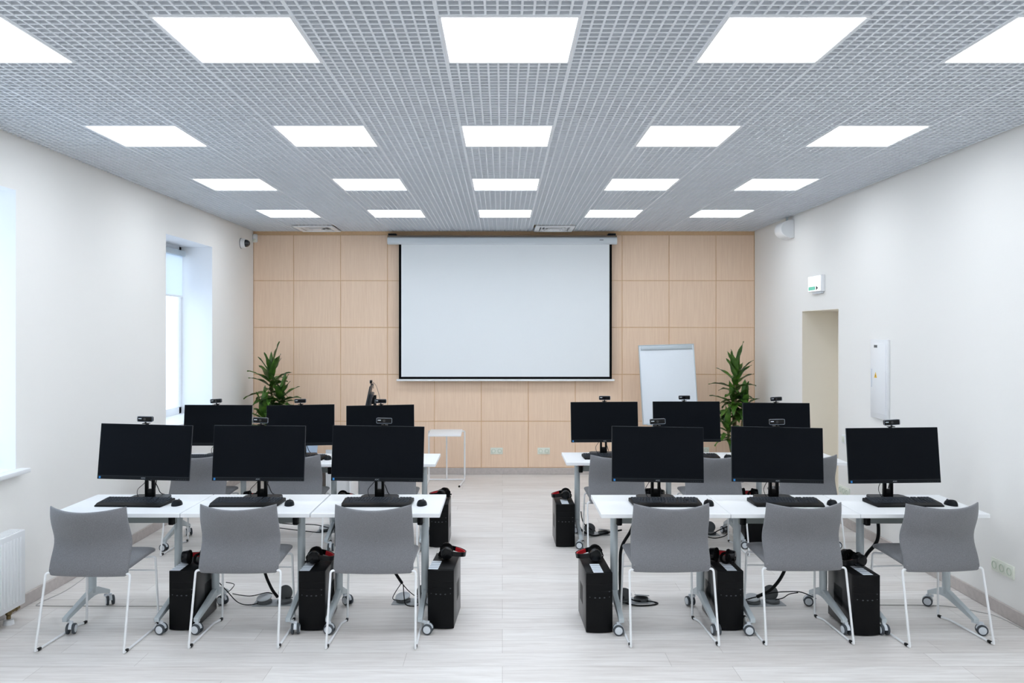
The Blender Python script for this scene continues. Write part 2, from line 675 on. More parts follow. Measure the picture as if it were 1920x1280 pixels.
# square lamps in four visible rows of five
proto = None
RW = ['nearest lamp row', 'second lamp row from the camera', 'third lamp row from the camera', 'last lamp row before the projector screen']
CW = ['by the window wall', 'between the middle and the window wall', 'in the middle of its five', 'between the middle and the door wall', 'by the door wall']
RW = ['first ceiling row from the camera', 'second ceiling row from the camera', 'third ceiling row from the camera', 'ceiling row closest to the screen']
CW = ['beside the window wall', 'second from the window wall', 'middle of five', 'second from the door wall', 'beside the door wall']
for r, y in enumerate(LROW[2:]):
    for c, x in enumerate(LCOL):
        lab = 'lit square panel, %s, %s' % (RW[r], CW[c])
        if proto is None:
            proto = thing('ceiling_light', lab, 'ceiling light', (x, y, ZC), 0, 'square ceiling lights')
            fr = MB()
            a, b, hy, by = 0.299, 0.284, 0.3005, 0.2845
            fr.span((-a, -hy, -0.004), (a, -by, 0.04), 0.002, 1).span((-a, by, -0.004), (a, hy, 0.04), 0.002, 1)
            fr.span((-a, -by, -0.004), (-b, by, 0.04), 0.002, 1).span((b, -by, -0.004), (a, by, 0.04), 0.002, 1)
            fr.span((-a, -hy, 0.04), (a, hy, 0.055))
            fr.build('frame', 'white_frame', proto)
            MB().span((-b, -by, 0.0), (b, by, 0.006)).build('diffuser', 'lamp', proto, smooth=0)
            remember(proto)
            o = proto
        else:
            o = copy_tree(proto)
            o.location = (x, y, ZC)
            o['label'] = lab
# unseen rows behind the camera, added as bare area lights to light the room
for y in LROW[:2]:
    for x in LCOL:
        ld = bpy.data.lights.new('unseen_rear_light', 'AREA')
        ld.shape = 'SQUARE'
        ld.size = 0.567
        ld.energy = 0.567 * 0.567 * 5.2 * PI
        ld.color = srgb(240, 247, 255)[:3]
        lo = bpy.data.objects.new('unseen_rear_light', ld)
        lo.location = (x, y, ZC - 0.002)
        COL.objects.link(lo)

# ceiling air diffusers
for i, (x, y) in enumerate(VENTS):
    v = thing('ceiling_vent', ['white square air vent above the corner with the dome camera', 'white square air vent above the projector screen'][i], 'vent', (x, y, ZC - 0.008), 0, 'ceiling air vents')
    fr = MB()
    for s in (-1, 1):
        fr.span((s * 0.245, -0.265, -0.012), (s * 0.185, 0.265, 0.01), 0.004, 1)
        fr.span((-0.185, s * 0.265, -0.012), (0.185, s * 0.205, 0.01), 0.004, 1)
    fr.build('frame', 'white_plastic', v)
    sl = MB()
    for k, hw in enumerate((0.155, 0.115, 0.075)):
        z = 0.004 - k * 0.006
        hd = hw + 0.02
        for s in (-1, 1):
            sl.box((s * hw, 0, z), (0.03, 2 * hd, 0.004), rot=(0, s * R(35), 0))
            sl.box((0, s * hd, z), (2 * hw, 0.03, 0.004), rot=(-s * R(35), 0, 0))
    sl.box((0, 0, -0.01), (0.11, 0.13, 0.006), 0.002)
    sl.build('louvre', 'white_plastic', v)
    MB().span((-0.19, -0.21, 0.03), (0.19, 0.21, 0.036)).build('duct_back', 'plenum', v, smooth=0)

# ------------------------------------------------------------------ projector screen
ps = thing('projector_screen', 'pulled-down white projection screen with black border on the wooden wall', 'projector screen', (0, YB - 0.105, 0))
mb = MB()
mb.prism([(-0.045, 3.005), (0.03, 3.005), (0.05, 3.02), (0.05, 3.085), (0.04, 3.095), (-0.045, 3.095), (-0.062, 3.08), (-0.066, 3.05), (-0.062, 3.02)], 0, -1.487, 1.483)
mb.build('casing', 'screen_case', ps)
MB().span((-1.487, -0.03, 3.096), (1.483, 0.10, 3.118)).build('shadow_rail', 'gap_shadow', ps, smooth=0)  # bracket strip; its brown is the shadow of the gap above, painted in
for x in (-1.43, 1.42):
    MB().span((x - 0.05, -0.035, 3.118), (x + 0.05, 0.10, 3.145), 0.003).build('wall_bracket', 'bezel', ps)
xs0, xs1, zs0 = -1.345, 1.422, 1.255
zs0 = 1.256
MB().span((xs0, 0.0, zs0), (xs1, 0.0015, 3.01)).build('border_cloth', 'matt_black', ps, smooth=0)
MB().span((xs0 + 0.031, -0.0012, zs0 + 0.031), (xs1 - 0.031, 0.0, 3.008)).build('projection_surface', 'screen_fabric', ps, smooth=0)
MB().span((xs0 - 0.03, -0.014, zs0 - 0.026), (xs1 + 0.035, 0.014, zs0 + 0.001), 0.006).build('weight_bar', 'white_plastic', ps)
MB().span((1.255, -0.0675, 3.052), (1.305, -0.0655, 3.060)).build('logo_mark', 'tyre', ps, smooth=0)

# ------------------------------------------------------------------ desks
SIDES = {
    'window': dict(near=[(-2.838, 5.156), (-2.022, 5.156), (-1.203, 5.156)], far=[(-3.012, 7.075), (-2.2, 7.075), (-1.388, 7.075)]),
    'door': dict(near=[(0.618, 5.14), (1.431, 5.14), (2.244, 5.14)], far=[(0.558, 7.153), (1.385, 7.153), (2.205, 7.153)]),
}
PLACE = {'window': ['beside the window wall', 'in the middle', 'beside the aisle'], 'door': ['beside the aisle', 'in the middle', 'beside the door wall']}
TW, TD, TZ = 0.81, 0.605, 0.735


def where(side, row, k):
    return '%s row, %s side, %s' % (row, side, PLACE[side][k])


INSET, YC = 0.120, 0.29
# wheel offset from its pivot (dx, dy) and axle direction in degrees (0 = along x), front left, front right, rear left, rear right
CAST = {
    ('window', 'near', 0): [(0.041, -0.035, 8), (0.030, -0.035, 80), (0.022, 0.02, 35), (0.02, 0.02, 60)],
    ('window', 'near', 1): [(0.004, -0.035, 78), (0.047, -0.035, 8), (-0.02, 0.02, 60), (0.02, 0.02, 55)],
    ('window', 'near', 2): [(0.008, -0.035, 84), (0.050, -0.035, 80), (0.02, 0.02, 50), (0.02, 0.02, 40)],
    ('window', 'far', 0): [(0.000, -0.035, 76), (0.034, -0.035, 5), (0.006, 0.02, 30), (0.02, 0.02, 40)],
    ('window', 'far', 1): [(0.000, -0.035, 80), (0.042, -0.035, 5), (-0.02, 0.02, 60), (0.02, 0.02, 80)],
    ('window', 'far', 2): [(-0.006, -0.035, 80), (0.026, -0.035, 5), (0.02, 0.02, 60), (0.02, 0.02, 40)],
    ('door', 'near', 0): [(-0.020, -0.035, 88), (0.014, -0.035, 5), (-0.02, 0.02, 60), (-0.022, 0.02, 15)],
    ('door', 'near', 1): [(-0.026, -0.035, 84), (0.009, -0.035, 6), (-0.02, 0.02, 60), (-0.024, 0.02, 75)],
    ('door', 'near', 2): [(-0.002, -0.035, 4), (0.033, -0.035, 75), (-0.024, 0.02, 40), (-0.02, 0.02, 60)],
    ('door', 'far', 0): [(-0.014, -0.035, 84), (0.02, -0.035, 82), (0.02, 0.02, 40), (0.02, 0.02, 40)],
    ('door', 'far', 1): [(-0.017, -0.035, 82), (0.017, -0.035, 82), (-0.02, 0.02, 40), (-0.012, 0.02, 15)],
    ('door', 'far', 2): [(-0.034, -0.035, 5), (0.004, -0.035, 80), (0.02, 0.02, 40), (0.02, 0.02, 40)],
}


def make_desk():
    t = thing('desk', '', 'desk', group='white wheeled desks')
    MB().span((0, 0, TZ - 0.026), (TW, TD, TZ), 0.002, 1).build('tabletop', 'laminate', t)
    MB().span((INSET, YC - 0.03, 0.614), (TW - INSET, YC + 0.01, 0.675), 0.004).build('crossbeam', 'beam', t)
    yc = YC
    for s, x in ((1, INSET), (-1, TW - INSET)):
        MB().cyl((x, yc, 0.15), (x, yc, 0.70), 0.025, n=24).build('post', 'grey_metal', t)
        br = MB().span((x - 0.03, yc - 0.16, TZ - 0.042), (x + 0.03, yc + 0.18, TZ - 0.027), 0.003)
        br.span((x + s * 0.028 - 0.018, yc - 0.06, 0.606), (x + s * 0.028 + 0.018, yc + 0.03, 0.70), 0.008)
        b = br.build('hinge_bracket', 'black', t)
        MB().span((x - 0.015, yc - 0.185, TZ - 0.048), (x + 0.045 * s, yc - 0.155, TZ - 0.036), 0.003).build('release_lever', 'dark_red', b)
        ft = MB()
        prof = [(-0.350, 0.100, 0.074), (-0.05, 0.172, 0.124), (0.0, 0.182, 0.130), (0.05, 0.174, 0.126), (0.215, 0.102, 0.076)]
        poly = [(yc + y, zt) for y, zt, zb in prof] + [(yc + y, zb) for y, zt, zb in prof[::-1]]
        ft.prism(poly, 0, x - 0.0155, x + 0.0155)
        bmesh.ops.bevel(ft.bm, geom=list(ft.bm.edges), offset=0.003, segments=1, affect='EDGES')
        ft.build('foot', 'grey_metal', t)
    for y in (-0.31, 0.18):
        for x in (INSET, TW - INSET):
            c = MB().cyl((0, 0, 0.058), (0, 0, 0.079), 0.011)
            hood = [(0.031 * math.cos(a), 0.038 + 0.031 * math.sin(a)) for a in [PI * k / 10 for k in range(11)]]
            c.prism(hood, 0, -0.009, 0.009)
            cas = c.build('caster', 'hub', t)
            cas.location = (x, yc + y, 0)
            for q in (-1, 1):
                w = MB().cyl((q * 0.010, 0, 0.0335), (q * 0.026, 0, 0.0335), 0.0325, n=28, bevel=0.004)
                w.build('wheel', 'tyre', cas)
                MB().cyl((q * 0.012, 0, 0.0335), (q * 0.0275, 0, 0.0335), 0.0235, n=24, bevel=0.001).build('hub_disc', 'hub', cas)
    remember(t)
    return t


dproto = make_desk()
first = True
for side in SIDES:
    for row in ('near', 'far'):
        for k, (x, y) in enumerate(SIDES[side][row]):
            o = dproto if first else copy_tree(dproto)
            first = False
            o.location = (x, y, 0)
            o['label'] = 'white wheeled desk, ' + where(side, row, k)
            for c in o.children:
                if c.name.startswith('caster'):
                    lx, ly = INSET if c.location.x < TW / 2 else TW - INSET, YC + (-0.31 if c.location.y < YC else 0.18)
                    dx, dy, a = CAST[(side, row, k)][(0 if ly < YC else 2) + (0 if lx < TW / 2 else 1)]
                    c.location = (lx + dx, ly + dy, 0)
                    c.rotation_euler = (0, 0, R(a))
                    p = Matrix.Rotation(-R(a), 3, 'Z') @ Vector((-dx, -dy, 0))
                    q = p.normalized() * 0.012
                    lk = MB().cyl((p.x, p.y, 0.066), (p.x, p.y, 0.080), 0.0105, n=14)
                    lk.cyl((p.x, p.y, 0.0715), (-q.x * 0.5, -q.y * 0.5, 0.0655), 0.0095, n=12)
                    lk.build('fork', 'hub', c)


# ------------------------------------------------------------------ chairs
def back_point(u, v):
    """Mid surface of the backrest: u -1..1 across, v 0..1 from bottom to top; local chair axes."""
    z = 0.425 + v * (0.838 - 0.425)
    hw = 0.241 - 0.002 * math.sin(PI * v) - 0.011 * v ** 3
    # side profile of the outer edges: out, in at the waist, out again at the top
    ye = -0.155 + 0.056 * math.exp(-((v - 0.47) / 0.26) ** 2)
    sag = 0.018 + 0.070 * v ** 1.2
    y = ye - sag * (1 - abs(u) ** 2.0)
    z -= 0.020 * (1 - u * u) * v ** 6
    d = v * 0.413
    rr = 0.028
    if d < rr:
        hw -= (rr - math.sqrt(max(0, rr * rr - (rr - d) ** 2))) * 0.85
    return Vector((u * hw, y, z))


def shell(mb, fn, nu, nv, tfn, nrm):
    """A padded sheet from a mid surface: two faces that meet at the rim."""
    bm = mb.bm
    A = [[None] * (nv + 1) for _ in range(nu + 1)]
    B = [[None] * (nv + 1) for _ in range(nu + 1)]
    for i in range(nu + 1):
        for j in range(nv + 1):
            u = -math.cos(PI * i / nu)
            v = 0.5 - 0.5 * math.cos(PI * j / nv)
            p = fn(u, v)
            n = Vector(nrm)
            t = tfn(u, v)
            A[i][j] = bm.verts.new(p + n * t)
            B[i][j] = bm.verts.new(p - n * t)
    for i in range(nu):
        for j in range(nv):
            bm.faces.new((A[i][j], A[i + 1][j], A[i + 1][j + 1], A[i][j + 1]))
            bm.faces.new((B[i][j], B[i][j + 1], B[i + 1][j + 1], B[i + 1][j]))
    for i in range(nu):
        bm.faces.new((A[i][0], B[i][0], B[i + 1][0], A[i + 1][0]))
        bm.faces.new((A[i][nv], A[i + 1][nv], B[i + 1][nv], B[i][nv]))
    for j in range(nv):
        bm.faces.new((A[0][j], A[0][j + 1], B[0][j + 1], B[0][j]))
        bm.faces.new((A[nu][j], B[nu][j], B[nu][j + 1], A[nu][j + 1]))


def seat_point(u, v):
    # v 0 at the back, 1 at the front
    y = -0.165 + v * 0.425
    hw = 0.232 + 0.006 * math.sin(PI * v)
    rr = 0.06
    d = (1 - v) * 0.425
    if d < rr:
        hw -= rr - math.sqrt(max(0, rr * rr - (rr - d) ** 2))
    z = 0.456 + 0.026 * math.sin(PI * min(1, v * 1.25) * 0.5) - 0.016 * max(0, (v - 0.8) / 0.2) ** 2
    z += 0.006 * u * u
    return Vector((u * hw, y, z))


def make_chair():
    t = thing('sled_chair', '', 'chair', group='grey sled chairs')
    mb = MB()
    shell(mb, back_point, 28, 28, lambda u, v: 0.004 + 0.016 * math.sqrt(max(0, 1 - u ** 6)) * math.sqrt(max(0, 1 - (2 * v - 1) ** 8)), (0, 1, 0.12))
    mb.build('backrest', 'fabric', t, smooth=60)
    mb = MB()
    shell(mb, seat_point, 24, 24, lambda u, v: 0.004 + 0.021 * math.sqrt(max(0, 1 - u ** 6)) * math.sqrt(max(0, 1 - (2 * v - 1) ** 6)), (0, 0, 1))
    mb.build('seat', 'fabric', t, smooth=60)
    fr = MB()
    for s in (-1, 1):
        pts = [(s * 0.20, -0.150, 0.440), (s * 0.256, -0.158, 0.440), (s * 0.264, -0.25, 0.0080), (s * 0.264, -0.238, 0.0080),
               (s * 0.258, 0.16, 0.0090), (s * 0.236, 0.215, 0.0090), (s * 0.236, 0.252, 0.0090), (s * 0.224, 0.232, 0.437), (s * 0.18, 0.20, 0.440)]
        fr.tube(fillet(pts, 0.018, 6), 0.0068, n=10)
    fr.tube([(-0.232, 0.240, 0.345), (0.232, 0.240, 0.345)], 0.005, n=8)
    fr.tube([(-0.2, -0.150, 0.440), (0.2, -0.150, 0.440)], 0.0055, n=8)
    fr.tube([(-0.18, 0.20, 0.440), (0.18, 0.20, 0.440)], 0.0055, n=8)
    fr.build('frame', 'white_metal', t)
    for s in (-1, 1):
        MB().box((s * 0.2630, -0.215, 0.0085), (0.016, 0.034, 0.017), 0.004).build('glide', 'black', t)
        MB().box((s * 0.236, 0.232, 0.0085), (0.016, 0.034, 0.017), 0.004).build('glide', 'black', t)
    remember(t)
    return t


cproto = make_chair()
CH = {
    ('window', 'near'): [(-2.457, 5.04, -2.4), (-1.591, 5.105, 0.0), (-0.775, 5.095, -0.5)],
    ('window', 'far'): [(-2.586, 7.10, -1.0), (-1.769, 7.09, 0.0), (-0.970, 7.08, -1.0)],
    ('door', 'near'): [(1.018, 5.128, 1.9), (1.831, 5.156, 1.7), (2.656, 5.14, 5.0)],
    ('door', 'far'): [(0.966, 7.09, 2.5), (1.79, 7.09, 1.0), (2.592, 7.09, 1.5)],
}
first = True
for (side, row), lst in CH.items():
    for k, (x, y, a) in enumerate(lst):
        o = cproto if first else copy_tree(cproto)
        first = False
        o.location = (x, y, 0)
        o.rotation_euler = (0, 0, R(a))
        o['label'] = 'grey padded chair on a white sled frame, ' + where(side, row, k)


# ------------------------------------------------------------------ monitors
MW, MH = 0.622, 0.372


def make_monitor():
    """Origin under the column on the tabletop; the panel turns about its own pivot object."""
    t = thing('monitor', '', 'monitor', group='black monitors on the desks')
    b = MB().prism([(-0.128, -0.070), (0.128, -0.070), (0.128, 0.06), (0.108, 0.095), (-0.108, 0.095), (-0.128, 0.06)], 2, 0.0, 0.010)
    b.build('stand_base', 'bezel', t)
    c = MB()
    c.span((-0.032, 0.0, 0.008), (-0.014, 0.03, 0.30), 0.003)
    c.span((0.014, 0.0, 0.008), (0.032, 0.03, 0.30), 0.003)
    c.span((-0.032, 0.002, 0.008), (0.032, 0.032, 0.062), 0.003)
    c.span((-0.032, 0.002, 0.24), (0.032, 0.034, 0.40), 0.003)
    c.span((-0.04, -0.02, 0.30), (0.04, 0.02, 0.38), 0.004)
    c.build('column', 'black', t)
    ca = MB()
    ca.tube([(0.012, 0.02, 0.30), (0.0, 0.045, 0.16), (-0.045, 0.03, 0.10), (-0.075, -0.01, 0.06), (-0.06, -0.03, 0.014), (-0.03, -0.01, 0.012)], 0.0022, n=6, sub=6)
    ca.tube([(-0.09, 0.0, 0.22), (-0.05, 0.03, 0.135), (0.02, 0.045, 0.10), (0.05, 0.06, 0.03), (0.055, 0.12, 0.004)], 0.003, n=6, sub=6)
    ca.tube([(0.08, 0.0, 0.22), (0.035, 0.04, 0.12), (0.02, 0.05, 0.06)], 0.003, n=6, sub=6)
    ca.build('cable', 'black', t)
    p = MB()
    # panel: thin rim, thicker electronics block behind; local to the panel centre
    p.box((0, 0.006, 0), (MW, 0.012, MH), 0.002, 1)
    p.box((0, 0.03, -0.02), (MW * 0.62, 0.04, MH * 0.62), 0.012)
    pn = p.build('panel_housing', 'bezel_edge', t)
    MB().span((-MW / 2 + 0.0015, -0.0012, -MH / 2 + 0.0015), (MW / 2 - 0.0015, 0.002, MH / 2 - 0.0015)).build('front_bezel', 'bezel', pn, smooth=0)
    MB().span((-MW / 2 + 0.004, -0.002, -MH / 2 + 0.024), (MW / 2 - 0.004, 0.001, MH / 2 - 0.004)).build('screen', 'screen', pn, smooth=0)
    MB().span((-MW / 2 + 0.003, -0.0024, -MH / 2 + 0.0225), (MW / 2 - 0.003, 0.0, -MH / 2 + 0.0245)).build('bezel_line', 'bezel_edge', pn, smooth=0)
    text_mesh('AOC', 0.0135, 'logo', 'logo', pn, (0, -0.0016, -MH / 2 + 0.012), (R(90), 0, 0), 0.0006)
    MB().span((-MW / 2 + 0.012, -0.0022, -MH / 2 + 0.005), (-MW / 2 + 0.024, 0.0, -MH / 2 + 0.019)).build('energy_sticker', 'blue', pn, smooth=0)
    bt = MB()
    for k in range(5):
        bt.span((MW / 2 - 0.09 + k * 0.016, -0.0018, -MH / 2 + 0.008), (MW / 2 - 0.086 + k * 0.016, 0.0, -MH / 2 + 0.010))
    bt.build('button_mark', 'tyre', pn, smooth=0)
    pn.location = (0, -0.02, 0.31)
    pn.rotation_euler = (R(-6), 0, 0)
    remember(t)
    return t


def panel_of(o):
    return [c for c in o.children if c.name.startswith('panel_housing')][0]


def make_webcam():
    """Origin at the underside of the clip, on the monitor's top edge."""
    t = thing('webcam', '', 'webcam', group='webcams clipped on the monitors')
    MB().box((0, 0, 0.034), (0.104, 0.026, 0.036), 0.008, 3).build('body', 'black_gloss', t)
    rim = MB()
    hx, hz = 0.0515, 0.0175
    loop = []
    for cx, cz, a0 in ((hx - 0.006, hz - 0.006, 0), (-hx + 0.006, hz - 0.006, 90), (-hx + 0.006, -hz + 0.006, 180), (hx - 0.006, -hz + 0.006, 270)):
        for k in range(5):
            a = R(a0 + k * 22.5)
            loop.append((cx + 0.006 * math.cos(a), -0.0125, 0.034 + cz + 0.006 * math.sin(a)))
    rim.tube(loop, 0.0016, n=6, closed=True)
    rim.build('rim', 'silver', t)
    MB().cyl((0, -0.0125, 0.034), (0, -0.0150, 0.034), 0.009, n=20).build('lens', 'dome', t)
    lg = MB()
    for k in range(5):
        lg.span((-0.043 + k * 0.0042, -0.0142, 0.0345), (-0.0395 + k * 0.0042, -0.0125, 0.0395))
    lg.build('logo_mark', 'paper', t, smooth=0)
    ck = MB()
    ck.cyl((0, 0.002, 0.0), (0, 0.0, 0.020), 0.006)
    ck.span((-0.022, -0.008, 0.0), (0.022, 0.028, 0.005), 0.002)
    ck.span((-0.012, 0.022, -0.045), (0.012, 0.028, 0.004), 0.002)
    ck.build('clip', 'black', t)
    remember(t)
    return t


mproto = make_monitor()
wproto = make_webcam()
# x, depth of the panel, centre height, roll (clockwise as seen), webcam offset and webcam tilt
MON = {
    ('window', 'near'): [(-2.419, 5.56, 1.0615, 1.45, -0.010, 1), (-1.6485, 5.56, 1.054, 0.4, 0.006, 2.0), (-0.8434, 5.56, 1.0514, 0.9, 0.038, 1)],
    ('window', 'far'): [(-2.607, 7.52, 1.018, 0.2, -0.018, -4), (-1.850, 7.52, 1.018, -1.1, 0.0, -1), (-1.119, 7.52, 1.016, -1.1, 0.006, 0)],
    ('door', 'near'): [(1.0517, 5.56, 1.0456, 0.9, 0.0, -3), (1.8616, 5.56, 1.043, 1.2, -0.003, -1), (2.6465, 5.56, 1.0395, -0.65, 0.0, -4)],
    ('door', 'far'): [(0.9446, 7.60, 1.039, -0.35, 0.004, 0), (1.705, 7.60, 1.043, 0.0, -0.018, -1), (2.538, 7.60, 1.030, 0.4, 0.0, -3)],
}
first = True
MONS = {}
for key, lst in MON.items():
    side, row = key
    for k, (x, y, zc, roll, wo, wt) in enumerate(lst):
        o = mproto if first else copy_tree(mproto)
        w = wproto if first else copy_tree(wproto)
        first = False
        yo = y + 0.065
        o.location = (x, yo, TZ)
        pn = panel_of(o)
        pn.location = (0, -0.065, zc - TZ)
        pn.rotation_euler = Euler((R(-6), R(roll), 0), 'XYZ')
        o['label'] = 'black widescreen monitor on the desk, ' + where(side, row, k)
        top = Vector((x, y, zc)) + pn.rotation_euler.to_matrix() @ Vector((wo, 0.0, MH / 2 + 0.0028))
        w.location = top
        w.rotation_euler = (0, R(wt), R(random.uniform(-4, 4)))
        w['label'] = 'small black webcam atop the monitor, ' + where(side, row, k)
        MONS[key + (k,)] = o


# ------------------------------------------------------------------ keyboards and mice
def make_keyboard():
    t = thing('keyboard', '', 'keyboard', group='black keyboards')
    b = MB()
    w, d = 0.232, 0.098
    b.prism([(-d, 0.0), (d, 0.0), (d, 0.024), (d - 0.01, 0.026), (-d + 0.05, 0.016), (-d + 0.004, 0.009), (-d, 0.005)], 0, -w, w)
    for v in b.bm.verts:                        # rounded plan: the front corners are cut back
        if v.co.y < -d + 0.02:
            v.co.x *= 0.955
    bmesh.ops.bevel(b.bm, geom=list(b.bm.edges), offset=0.003, segments=2, affect='EDGES')
    b.build('body', 'key_body', t)
    keys = MB()
    for r in range(6):
        y = 0.078 - r * 0.0205
        z = 0.0245 - r * 0.0022
        x = -0.218
        n = 0
        while x < 0.21:
            kw = 0.0175
            if r == 5 and n == 3:
                kw = 0.105
            if r in (3, 4) and n == 0:
                kw = 0.030
            if abs(x - 0.075) < 0.009 or abs(x - 0.135) < 0.009:
                x += 0.008
            if x + kw > 0.219:
                break
            keys.box((x + kw / 2, y, z + 0.003), (kw, 0.0165, 0.006), 0.0015, 1, rot=(R(6), 0, 0))
            x += kw + 0.0025
            n += 1
    keys.build('keys', 'keycap', t, smooth=0)
    remember(t)
    return t


def make_mouse():
    t = thing('mouse', '', 'mouse', group='black mice')
    b = MB()
    n1, n2 = 20, 10
    prof = []
    rows_ = []
    for i in range(n2 + 1):
        a = PI / 2 * i / n2
        ring = []
        for k in range(n1):
            th = 2 * PI * k / n1
            x = 0.032 * math.cos(th) * (math.cos(a) ** 0.6 if i < n2 else 0)
            y = 0.052 * math.sin(th) * (math.cos(a) ** 0.6 if i < n2 else 0)
            z = 0.036 * math.sin(a) * (1 - 0.18 * y / 0.052)
            ring.append(b.bm.verts.new((x, y, z)))
        rows_.append(ring)
    for A, B in zip(rows_, rows_[1:]):
        for k in range(n1):
            b.bm.faces.new((A[k], A[(k + 1) % n1], B[(k + 1) % n1], B[k]))
    b.bm.faces.new(rows_[0][::-1])
    bmesh.ops.remove_doubles(b.bm, verts=b.bm.verts, dist=1e-5)
    b.build('shell', 'bezel', t, smooth=60)
    MB().cyl((-0.003, 0.030, 0.027), (0.003, 0.030, 0.027), 0.008, n=16).build('scroll_wheel', 'tyre', t)
    remember(t)
    return t


kproto = make_keyboard()
moproto = make_mouse()
KB = {
    ('window', 'near'): [(-2.436, 5.438, -3, -2.143), (-1.690, 5.438, 0, -1.4025), (-0.8266, 5.438, 0, -0.530)],
    ('window', 'far'): [(-2.60, 7.36, 0, -2.28), (-1.820, 7.36, 0, -1.557), (-1.09, 7.36, 0, -0.80)],
    ('door', 'near'): [(1.081, 5.438, 0, 1.3585), (1.878, 5.438, -1, 2.1715), (2.656, 5.438, 2, 2.953)],
    ('door', 'far'): [(0.956, 7.42, 0, 1.26), (1.725, 7.42, 0, 2.03), (2.53, 7.42, 0, 2.83)],
}
first = True
for (side, row), lst in KB.items():
    for k, (x, y, a, mx) in enumerate(lst):
        o = kproto if first else copy_tree(kproto)
        q = moproto if first else copy_tree(moproto)
        first = False
        o.location = (x, y, TZ)
        o.rotation_euler = (0, 0, R(a))
        o['label'] = 'black keyboard on the desk, ' + where(side, row, k)
        q.location = (mx, y - 0.03, TZ)
        q.rotation_euler = (0, 0, R(random.uniform(-14, 14)))
        q['label'] = 'black mouse beside the keyboard, ' + where(side, row, k)


# ------------------------------------------------------------------ computer towers
CWD, CDP, CHT = 0.165, 0.40, 0.374


def make_tower():
    t = thing('computer_tower', '', 'computer', group='black computer towers on the floor')
    w, d, h = CWD / 2, CDP / 2, CHT
    MB().span((-w, -d + 0.03, 0.006), (w, d, h - 0.004), 0.003).build('case', 'case_side', t)
    MB().span((-w + 0.002, -d + 0.02, h - 0.006), (w - 0.002, d, h), 0.002).build('top_panel', 'case', t)
    fr = MB()
    pl = [(-w, -d + 0.035)] + [(-w + 2 * w * k / 12, -d + 0.014 - 0.014 * (1 - (2 * k / 12 - 1) ** 2)) for k in range(13)] + [(w, -d + 0.035)]
    fr.prism(pl, 2, 0.006, h - 0.002)
    b = fr.build('front_bezel', 'case', t)
    ln = MB()
    for z in (0.305, 0.262):
        ln.prism([(x, y - 0.0012) for x, y in pl[1:-1]] + [(x, y + 0.001) for x, y in pl[1:-1]][::-1], 2, z - 0.0012, z + 0.0012)
    ln.build('bay_seam', 'black_gloss', b, smooth=0)
    pt = MB()
    for x, z, s in ((-0.06, 0.225, 0.004), (-0.028, 0.222, 0.006), (0.0, 0.222, 0.006), (0.03, 0.222, 0.006), (0.062, 0.225, 0.004), (0.062, 0.258, 0.005)):
        pt.box((x, -d + 0.001 + 0.014 * (x / w) ** 2 - 0.001, z), (s * 1.6, 0.006, s), 0.001, 1)
    pt.build('port', 'port_grey', b)
    for q in (-1, 1):
        sv = MB().span((q * (w + 0.0003), -0.025, 0.124), (q * (w - 0.001), 0.105, 0.242))
        for k in range(9):
            sv.span((q * (w + 0.0012), -0.02, 0.13 + k * 0.012), (q * (w - 0.001), 0.10, 0.136 + k * 0.012))
        sv.build('side_vent', 'black', t, smooth=0)
    lb = MB().span((-0.031, -0.095, h), (0.031, 0.095, h + 0.0008)).build('label_sheet', 'paper', t, smooth=0)
    pr = MB()
    for k in range(4):
        pr.span((-0.029, -0.066 + k * 0.037, h + 0.0008), (0.029, -0.056 + k * 0.037, h + 0.0011))
    pr.build('printed_line', 'ink', lb, smooth=0)
    for x in (-0.065, 0.065):
        for y in (-0.15, 0.16):
            MB().cyl((x, y, 0), (x, y, 0.008), 0.012, n=12).build('rubber_foot', 'tyre', t)
    remember(t)
    return t


